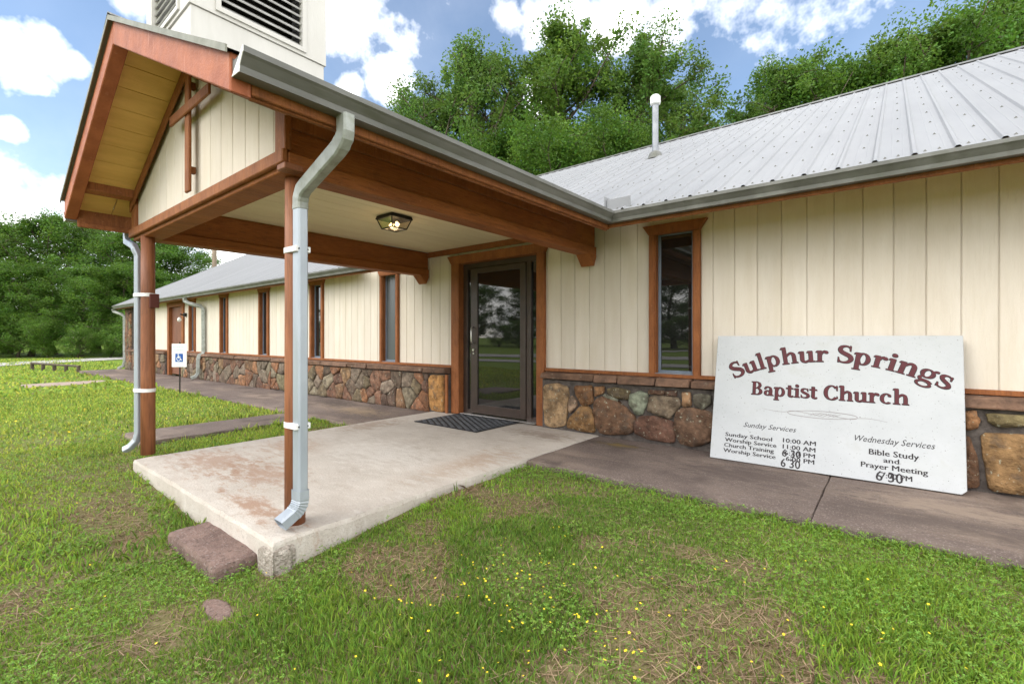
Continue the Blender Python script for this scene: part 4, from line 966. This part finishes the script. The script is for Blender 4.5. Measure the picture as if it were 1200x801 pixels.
# ------------------------------------------------------------------ accessible parking sign
hs_ = empty('parking_sign', (-12.1, -1.56, -.1), 'white accessible parking sign with blue wheelchair square on thin post', 'sign')
hx, hy = -12.1, -1.56
nrm = Vector((.62, -.78, 0)); rgt = Vector((.78, .62, 0))
def hp(u, z, d): return tuple(Vector((hx, hy, 0)) + rgt*u + nrm*d + Vector((0, 0, z)))
MB().tube([(hx, hy, -.2), (hx, hy, 1.03)], .014, 6).build('sign_post', M['black'], hs_)
def hrect(u0, u1, z0, z1, d): return [hp(u0, z0, d), hp(u1, z0, d), hp(u1, z1, d), hp(u0, z1, d)]
MB().loft(hrect(-.162, .162, .49, .995, .016), hrect(-.162, .162, .49, .995, .020)).build('sign_panel', M['white'], hs_)
MB().add(hrect(-.085, .085, .60, .78, .0215), [(0, 1, 2, 3)]).build('blue_square', M['blue'], hs_)
def hpoly(polys, m, d): 
    mb = MB()
    for i, (p, f) in enumerate(polys): mb.add([hp(u, z, d + .0003*i) for u, z in p], f)
    return mb.build('symbol', m, hs_)
hpoly([ring(-.012, .668, .048, .048, .013, .013, 110, 360), ring(-.02, .762, .013, .013, .013, .013, 0, 360), rect(-.028, .68, -.010, .745), rect(-.012, .708, .030, .722), stroke([(-.018, .685), (.025, .685), (.045, .64), (.062, .642)], [.014, .014, .014, .012], 4)], M['white'], .0228)
def htext(txt, w, z0, h):
    vs, fs = text_mesh(txt, 0, 0); a, b = vs[:, 0].min(), vs[:, 0].max(); hh = vs[:, 1].max()
    MB().add([hp(-w/2 + (x_-a)/(b-a)*w, z0 + y_/hh*h, .0215) for x_, y_ in vs], fs).build('lettering', M['teal'], hs_)
htext('RESERVED', .26, .905, .04); htext('PARKING', .22, .835, .04); htext('ONLY', .14, .535, .03)

# ------------------------------------------------------------------ low rail fence, utility pole
lf = empty('rail_fence', (-26.2, -1.75, -.3), 'low brown wooden rail on short posts at the lawn edge', 'fence')
p0, p1 = Vector((-27.6, -2.15, 0)), Vector((-23.0, -1.18, 0))
a_, b_ = Vector((-28.1, -2.3, .05)), Vector((-24.4, -1.35, .02))
MB().tube([tuple(a_), tuple(b_)], .045, 6).build('rail', M['bark'], lf)
for i in range(5):
    q = a_.lerp(b_, i / 4 * .96 + .02); MB().tube([(q.x, q.y, -.5), (q.x, q.y, q.z)], .06, 8).build('post', M['bark'], lf)
up = empty('utility_pole', (-40.3, 8.7, -.2), 'tall weathered wooden utility pole beyond the roof', 'utility pole')
MB().tube([(-40.3, 8.7, -.5), (-40.3, 8.7, 6), (-40.3, 8.7, 11.5)], [.19, .17, .14], 10).build('pole', M['pole'], up, smooth=True)
MB().box(-41.3, -39.3, 8.5, 8.62, 10.6, 10.75).build('crossarm', M['pole'], up)

# ------------------------------------------------------------------ trees
def frames(n, rg, up=.35):
    nrm = rg.normal(size=(n, 3)); nrm[:, 2] = np.abs(nrm[:, 2]) + up; nrm /= np.linalg.norm(nrm, axis=1)[:, None]
    t = rg.normal(size=(n, 3)); t -= (t * nrm).sum(1)[:, None] * nrm; t /= np.linalg.norm(t, axis=1)[:, None]
    return t, np.cross(nrm, t), nrm
def quads_mesh(name, V, cols, m, per=4):
    """V: (n,per,3) polygons; cols (n,3)"""
    n = len(V); me = bpy.data.meshes.new(name)
    me.vertices.add(n * per); me.vertices.foreach_set('co', V.reshape(-1).astype(np.float32))
    me.loops.add(n * per); me.loops.foreach_set('vertex_index', np.arange(n * per, dtype=np.int32))
    me.polygons.add(n); me.polygons.foreach_set('loop_start', np.arange(0, n * per, per, dtype=np.int32)); me.polygons.foreach_set('loop_total', np.full(n, per, np.int32))
    me.update(calc_edges=True)
    a = me.attributes.new('tint', 'FLOAT_COLOR', 'POINT'); c4 = np.ones((n, per, 4), np.float32); c4[:, :, :3] = cols[:, None, :]; a.data.foreach_set('color', c4.reshape(-1))
    me.materials.append(m); return me
def make_tree(seed, H, RX, bole, nlimb, nclus, nleaf, lsize, csize, tone, openness=.0):
    rg = np.random.default_rng(seed); rn = random.Random(seed)
    tr = MB(); pts = []; x = y = 0
    for i in range(9):
        f = i / 8; pts.append(Vector((x, y, f * H * .86))); x += rn.uniform(-.25, .25); y += rn.uniform(-.25, .25)
    tr.tube(pts, [H * .017 * (1 - .88 * i / 8) + .02 for i in range(9)], 8)
    tr.v[:8] = [(v[0]*1.5, v[1]*1.5, v[2]-.3) for v in tr.v[:8]]
    def on(f): f = f * 8 / 1.0; i = min(int(f), 7); return pts[i].lerp(pts[i+1], f - i)
    cen = []; 
    for k in range(nlimb):
        f = bole + (1 - bole) * (k + rn.random()) / nlimb; p = on(min(f * .98, .99)); an = k * 2.4 + rn.uniform(-.5, .5)
        hfrac = (f - bole) / (1 - bole); env = RX * (math.sin(math.pi * min(1, .18 + hfrac * .80)) ** .8) * rn.uniform(.72, 1.1) + .3
        el_ = rn.uniform(.15, .55) + hfrac * .5
        q = p; L_ = [p]; dirv = Vector((math.cos(an), math.sin(an), el_)).normalized()
        for s_ in range(4):
            q = q + dirv * env / 4 * 1.1; dirv = (dirv + Vector((rn.uniform(-.3, .3), rn.uniform(-.3, .3), rn.uniform(-.1, .25)))).normalized(); L_.append(q)
        r0 = H * .0065 * (1 - .6 * hfrac) + .012; tr.tube(L_, [r0, r0*.8, r0*.6, r0*.4, r0*.2], 5)
        for s_ in range(9):
            i = rn.uniform(1.0, 4); a = L_[min(int(i), 3)].lerp(L_[min(int(i)+1, 4)], i - int(i)); dv = Vector((rn.uniform(-1, 1), rn.uniform(-1, 1), rn.uniform(-.35, .8))).normalized() * env * rn.uniform(.2, .42)
            b = a + dv; tr.tube([a, a.lerp(b, .5) + Vector((0, 0, .1)), b], [r0*.35, r0*.22, r0*.1], 4)
            cen += [b, a.lerp(b, .55)]
        cen += [L_[3], L_[4], L_[2]]
    cen += [pts[-1], pts[-1] + Vector((0, 0, H * .08)), pts[-2]]
    cen = np.array([tuple(c) for c in cen]); 
    idx = rg.permutation(len(cen))[:max(8, int(len(cen) * (1 - openness)))]; cen = cen[idx]
    per = max(6, nleaf // len(cen)); n = per * len(cen)
    C_ = np.repeat(cen, per, 0); spread = np.repeat(rg.uniform(.45, 1.55, len(cen)), per)[:, None] * csize
    o_ = rg.normal(size=(n, 3)); o_ /= np.linalg.norm(o_, axis=1)[:, None]; o_ *= rg.random((n, 1)) ** .45
    P = C_ + o_ * spread * np.array([1.0, 1.0, .95])
    P[:, 2] = np.maximum(P[:, 2], .15)
    t, b, nn_ = frames(n, rg); ls = lsize * rg.uniform(.6, 1.3, (n, 1)); 
    V = np.stack([P - t*ls*.6, P + b*ls*.36 + nn_*ls*.08, P + t*ls*.6, P - b*ls*.36 + nn_*ls*.08], 1)
    ct = np.repeat(rg.uniform(.7, 1.25, len(cen)), per)[:, None] * rg.uniform(.75, 1.25, (n, 1)); hue = np.repeat(rg.uniform(-1, 1, len(cen)), per)[:, None] * .5 + rg.uniform(-.5, .5, (n, 1))
    cols = np.array(tone)[None] * ct * (1 + hue * np.array([.22, .0, -.10]))
    crown = quads_mesh('crown', V, np.clip(cols, .005, .5), M['leaf'])
    tm = bpy.data.meshes.new('trunk'); tm.from_pydata(tr.v, [], tr.f); tm.update(); tm.materials.append(M['bark'])
    for p in tm.polygons: p.use_smooth = True
    return tm, crown, float(P[:, 2].max())
def plant_tree(kind, x, y, h, rot, label, group, name, wide=1.0, cat='tree'):
    tm, cr_, H = kind; s_ = h / H
    e = bpy.data.objects.new(name, None); z = gzf(x, y) - .05; put(e, (x, y, z), None); e.rotation_euler = (0, 0, rot); e.scale = (s_ * wide, s_ * wide, s_)
    tag(e, label, cat, group)
    for nm, m_ in (('trunk', tm), ('crown', cr_)):
        o = bpy.data.objects.new(nm, m_); COL.objects.link(o); o.parent = e
    return e
TK = [make_tree(21, 16, 4.3, .16, 32, 0, 60000, .12, .55, (.100, .190, .030), .22),
      make_tree(22, 17, 4.0, .20, 30, 0, 54000, .12, .50, (.095, .180, .032), .32),
      make_tree(23, 13, 4.6, .06, 30, 0, 64000, .115, .66, (.080, .172, .022), .14),
      make_tree(24, 5, 2.2, .02, 22, 0, 22000, .085, .50, (.10, .20, .028), .0)]
def at_depth(px, depth): 
    q = EYE + (FW + RT * ((px - 600) / FPX)) * depth; return q.x, q.y
def hgt(py, depth): return (395 - py) / FPX * depth + 1.3
def T(kind, px, py, depth, label, group=None, name='tree', wide=1.0, rot=None, cat='tree'):
    x, y = at_depth(px, depth); return plant_tree(TK[kind], x, y, hgt(py, depth), random.uniform(0, 6.3) if rot is None else rot, label, group, name, wide, cat)
# behind the roof, left to right
T(1, 545, 48, 23, 'leafy tree behind the roof, leftmost of the tall middle clump', None, 'tall_tree', .95, 1.0)
T(0, 652, 6, 24, 'tallest tree behind the roof, reaching the big cloud', None, 'tall_tree', 1.0, 2.0)
T(1, 762, 46, 23, 'tall tree behind the roof vent pipe', None, 'tall_tree', 1.0, 4.0)
T(2, 600, 130, 20, 'lower light green tree before the tall middle clump', None, 'leafy_tree', .85)
T(2, 655, 140, 18.5, 'rounded bright green small tree just above the porch gutter', None, 'leafy_tree', 1.0)
T(2, 725, 120, 20, 'bushy green tree left of the roof vent pipe', None, 'leafy_tree', .8)
T(1, 506, 96, 26, 'dark open tree at the left foot of the middle clump', None, 'tall_tree', .9)
T(1, 785, 84, 27, 'open tree at the right side of the tall clump', None, 'tall_tree', .75)
T(2, 840, 132, 32, 'low far tree in the gap right of the tall clump', None, 'leafy_tree', .8)
T(1, 918, 68, 27, 'first tree right of the sky gap behind the white roof', None, 'tall_tree', .95)
T(2, 975, 52, 26, 'full green tree behind the middle of the white roof ridge', None, 'leafy_tree', .9)
T(0, 1050, 18, 26, 'tall tree behind the right half of the roof ridge', None, 'tall_tree', .95)
T(2, 1120, -6, 25, 'dense green tree behind the right end of the roof ridge', None, 'leafy_tree', .85)
T(0, 1195, -40, 26, 'tall tree at the right edge above the white roof', None, 'tall_tree', 1.0)
T(1, 1290, -40, 27, 'tree beyond the right edge behind the roof', None, 'tall_tree', 1.0)
# mass of trees beyond the gravel road on the left
LM = ('dense dark green tree in the mass beyond the gravel road', 'trees massed beyond the gravel road')
for px, py, dp, k in ((-60, 250, 36, 2), (8, 246, 38, 0), (62, 240, 37, 2), (112, 252, 39, 1), (150, 262, 37, 2), (200, 272, 40, 2), (35, 300, 33.5, 2), (95, 305, 33.5, 2), (150, 300, 34, 2), (-20, 290, 33, 2), (-130, 250, 36, 0), (-200, 240, 36, 2), (185, 312, 34.5, 2)):
    T(k, px, py, dp, *LM, 'leafy_tree', 1.25)
T(2, 232, 316, 46, 'far low tree left of the utility pole', None, 'leafy_tree', 1.2); T(2, 275, 318, 48, 'far low tree right of the utility pole', None, 'leafy_tree', 1.2)
T(2, 330, 300, 60, 'far tree hidden mostly by the left roof', None, 'leafy_tree', 1.2)
for i, px in enumerate((-110, -55, -15, 22, 58, 92, 128, 160, 195)):
    T(3, px, 372 + random.uniform(-14, 8), 30.8 + random.uniform(-.6, 1.0), 'low leafy bush along the far side of the gravel road', 'roadside bushes', 'bush', 1.25, None, 'bush')
# trees across the lawn behind the camera, seen mirrored in the glass
for i in range(15):
    plant_tree(TK[(2, 2, 0)[i % 3]], -88 + i * 5.6 + random.uniform(-1.5, 1.5), -56 + random.uniform(-5, 5) + (8 if i < 5 else 0), random.uniform(8, 12), i * 1.3, 'tree across the lawn, seen mirrored in the door and window glass', 'trees mirrored in the glass', 'leafy_tree', 1.5)

for i in range(18):
    plant_tree(TK[3], -88 + i * 4.8 + random.uniform(-1.5, 1.5), -47 + random.uniform(-2, 2) + (8 if i < 5 else 0), random.uniform(3.2, 4.6), i * 1.7, 'bush across the lawn, seen mirrored in the door and window glass', 'bushes mirrored in the glass', 'bush', 1.6, 'bush')

# ------------------------------------------------------------------ grass, straw, clover, flowers
EXC = [(-5.56, -2.66, -3.82, 1), (-24.5, 7, -1.47, 12), (-7.46, -6.61, -3.51, -1.4), (-18.71, -17.49, -3.41, -1.4), (-3.64, -2.90, -4.005, -3.7), (-2.74, -2.50, -4.13, -4.05)]
def keep(x, y):
    k = np.ones(len(x), bool)
    e = (fbm(x*9, y*9, 2) - .5) * .05
    for a, b, c, d in EXC: k &= ~((x > a + e) & (x < b - e) & (y > c + e) & (y < d - e))
    return k
def straw_mask(x, y):
    m = fbm(x * 1.7 + 3, y * 1.7 + 9, 3); s_ = smooth((m - .63) / .12)*.8
    for cx_, cy_, r_ in ((-.55, -3.05, .65), (-.15, -3.45, .4), (-2.35, -2.4, .3), (-2.4, -3.0, .3),  (-2.15, -3.35, .50), (-.05, -3.0, .35), (-1.35, -2.55, .25), (-2.7, -4.35, .35), (-1.0, -3.5, .3)):
        d = np.hypot((x - cx_), (y - cy_) * 1.4) + (fbm(x*5, y*5, 2) - .5) * .5; s_ = np.maximum(s_, .85 * smooth((r_ - d) / .28))
    return s_ * smooth((9 - np.hypot(x, y + 5)) / 3)
BV = []; BC = []
def blades(n, r0, r1, w, hmin, hmax, seed):
    rg = np.random.default_rng(seed)
    th = YAW + np.pi/2 + rg.uniform(-1.25, 1.25, n); r = np.sqrt(rg.uniform(r0*r0, r1*r1, n)); x = r*np.cos(th); y = -5 + r*np.sin(th)
    k = keep(x, y) & (y < 1.0); x, y, r = x[k], y[k], r[k]; n = len(x)
    sm_ = straw_mask(x, y); k = rg.random(n) > sm_ * .55; x, y, r, sm_ = x[k], y[k], r[k], sm_[k]; n = len(x)
    cl = fbm(x*1.3 + 40, y*1.3, 3); tall = smooth((cl - .45) / .25)
    # longer growth along the concrete edges
    ed_ = np.full(n, 9.)
    for a, b, c, d in EXC[:3]:
        dx = np.maximum(np.maximum(a - x, x - b), 0); dy = np.maximum(np.maximum(c - y, y - d), 0); ed_ = np.minimum(ed_, np.hypot(dx, dy))
    h = (hmin + (hmax - hmin) * (tall*.7 + .3*rg.random(n))) * rg.uniform(.6, 1.3, n) * (1 + .9 * smooth((.16 - ed_) / .16) * (vnoise(x*6, y*6) > .42))
    straw = rg.random(n) < sm_ * .75 + .09
    h = np.where(straw, h * .8, h)
    z = gz(x, y); an = rg.uniform(0, 2*np.pi, n); lean = np.where(straw, rg.uniform(.8, 2.2, n), rg.uniform(.15, 1.0, n)); la = rg.uniform(0, 2*np.pi, n)
    base = np.stack([x, y, z - .004], 1); side = np.stack([np.cos(an), np.sin(an), 0*an], 1) * (w * rg.uniform(.6, 1.4, n))[:, None]
    ld = np.stack([np.cos(la), np.sin(la), 0*la], 1)
    up_ = h / np.sqrt(1 + lean**2)
    mid = base + ld * (up_*lean*.35)[:, None]; mid[:, 2] += up_ * .62
    tip = base + ld * (up_*lean)[:, None]; tip[:, 2] += up_
    V = np.stack([base - side*.5, base + side*.5, mid + side*.42, tip, mid - side*.42], 1)
    g1 = np.array([.20, .35, .045]); g2 = np.array([.120, .235, .034]); g3 = np.array([.37, .42, .075])
    q = smooth((fbm(x*.8, y*.8 + 60, 3) - .35) / .3)[:, None]; yl = (smooth((-x - 3.0) / 5) * .55 + .12)[:, None] * rg.random((n, 1)) * 1.6
    c = g2 * (1 - q) + g1 * q; c = c * (1 - yl) + g3 * yl; c = c * rg.uniform(.5, 1.45, (n, 1)) * (1 + rg.uniform(-.25, .3, (n, 1)) * np.array([1, .25, 0]))
    sc_ = np.array([.36, .255, .16]) * rg.uniform(.5, 1.2, (n, 1)); c = np.where(straw[:, None], sc_, c)
    BV.append(V); BC.append(c)
blades(210000, .9, 3.6, .0048, .018, .058, 1)
blades(150000, 3.4, 7.5, .0085, .022, .070, 2)
blades(120000, 7.2, 15, .017, .035, .085, 3)
blades(90000, 14.5, 42, .05, .05, .11, 4)
gme = quads_mesh('grass', np.concatenate(BV), np.concatenate(BC), M['grass'], 5)
go = bpy.data.objects.new('grass', gme); put(go, (0, 0, 0), None); tag(go, 'green and yellowed grass blades of the lawn', 'grass', kind='stuff')
# clover and small broad leaves
def clover(n, r0, r1, size, seed):
    rg = np.random.default_rng(seed); th = YAW + np.pi/2 + rg.uniform(-1.2, 1.2, n); r = np.sqrt(rg.uniform(r0*r0, r1*r1, n)); x = r*np.cos(th); y = -5 + r*np.sin(th)
    d = fbm(x*1.6 + 90, y*1.6 + 5, 3); k = keep(x, y) & (rg.random(n) < smooth((d - .36) / .2)) & (rg.random(n) > straw_mask(x, y) * .9); x, y = x[k], y[k]; n = len(x)
    h = rg.uniform(.015, .06, n); P = np.stack([x, y, gz(x, y) + h], 1); V = []; C_ = []
    an = rg.uniform(0, 2*np.pi, n); s_ = size * rg.uniform(.6, 1.3, n); tl = rg.normal(size=(n, 2)) * .25
    for j in range(3):
        a = an + j * 2.094; d1_ = np.stack([np.cos(a), np.sin(a), tl[:, 0]*np.cos(a) + tl[:, 1]*np.sin(a) + .15], 1) * s_[:, None]; d2_ = np.stack([-np.sin(a), np.cos(a), -tl[:, 0]*np.sin(a) + tl[:, 1]*np.cos(a)], 1) * s_[:, None]
        V.append(np.stack([P, P + d1_*.6 - d2_*.42, P + d1_*1.05, P + d1_*.6 + d2_*.42], 1)); C_.append(np.array([.17, .31, .05]) * rg.uniform(.65, 1.35, (n, 1)) * (1 + rg.uniform(-.2, .3, (n, 1)) * np.array([1, .2, 0])))
    return np.concatenate(V), np.concatenate(C_)
v1, c1 = clover(70000, .9, 4.2, .0085, 11); v2, c2 = clover(50000, 4, 8, .012, 12)
cm = quads_mesh('clover', np.concatenate([v1, v2]), np.concatenate([c1, c2]), M['grass'], 4)
co = bpy.data.objects.new('clover', cm); put(co, (0, 0, 0), None); tag(co, 'low clover and small broad leaves in the lawn', 'clover', kind='stuff')
# dead grass litter lying flat
rg = np.random.default_rng(31); n = 90000; th = YAW + np.pi/2 + rg.uniform(-1.2, 1.2, n); r = np.sqrt(rg.uniform(.8, 64, n)); x = r*np.cos(th); y = -5 + r*np.sin(th)
k = keep(x, y) & (rg.random(n) < straw_mask(x, y) * .9 + .14); x, y = x[k], y[k]; n = len(x)
an = rg.uniform(0, 2*np.pi, n); ln = rg.uniform(.02, .07, n); P = np.stack([x, y, gz(x, y) + rg.uniform(.004, .022, n)], 1); d_ = np.stack([np.cos(an), np.sin(an), rg.normal(size=n)*.12], 1) * ln[:, None]; s_ = np.stack([-np.sin(an), np.cos(an), 0*an], 1) * .0022
V = np.stack([P - d_ - s_, P + d_ - s_*.4, P + d_ + s_*.4, P - d_ + s_], 1); cc = np.array([.40, .29, .19]) * rg.uniform(.45, 1.2, (n, 1))
lm = quads_mesh('straw', V, cc, M['grass'], 4); lo = bpy.data.objects.new('straw', lm); put(lo, (0, 0, 0), None); tag(lo, 'dry straw litter lying in the lawn', 'straw', kind='stuff')
# little yellow flowers
fx, fy = [], []
rn = random.Random(5)
def gpt(px, py, z=-.22):
    d = FW + RT * ((px - 600) / FPX) + Vector((0, 0, (395 - py) / FPX)); t = (z - EYE.z) / d.z; q = EYE + d * t; return q.x, q.y
c_ = gpt(620, 745)
spots = []
for i in range(150): spots.append((c_[0] + rn.gauss(0, .42), c_[1] + rn.gauss(0, .26)))
for i in range(26): spots.append((gpt(980, 770)[0] + rn.gauss(0, .4), gpt(980, 770)[1] + rn.gauss(0, .22)))
for i in range(14): q = gpt(rn.uniform(60, 480), rn.uniform(600, 780)); spots.append(q)
for i in range(160): spots.append((rn.gauss(-24, 4), rn.gauss(-3.2, .8)))
for i in range(25): spots.append((rn.gauss(-9.5, 2.0), rn.gauss(-3.6, .6)))
fl_ = MB()
sx_ = np.array([p[0] for p in spots]); sy_ = np.array([p[1] for p in spots]); kk = keep(sx_, sy_)
for (x, y), k in zip(spots, kk):
    if not k: continue
    far = math.hypot(x, y + 5) > 8; z = gzf(x, y) + rn.uniform(.045, .085); r_ = rn.uniform(.004, .0072) * (2.6 if far else 1); tx_, ty_ = rn.uniform(-.5, .5), rn.uniform(-.5, .5)
    vs = [(x, y, z)]; 
    for j in range(10):
        a = 2*math.pi*j/10; q = r_ * (1.15 if j % 2 else .6); vs.append((x + q*math.cos(a), y + q*math.sin(a), z + .3*r_ + tx_*q*math.cos(a) + ty_*q*math.sin(a)))
    fl_.add(vs, [(0, 1 + j, 1 + (j+1) % 10) for j in range(10)])
fo = fl_.build('yellow_flowers', M['yellow']); tag(fo, 'tiny yellow flowers scattered over the lawn', 'flowers', kind='stuff')
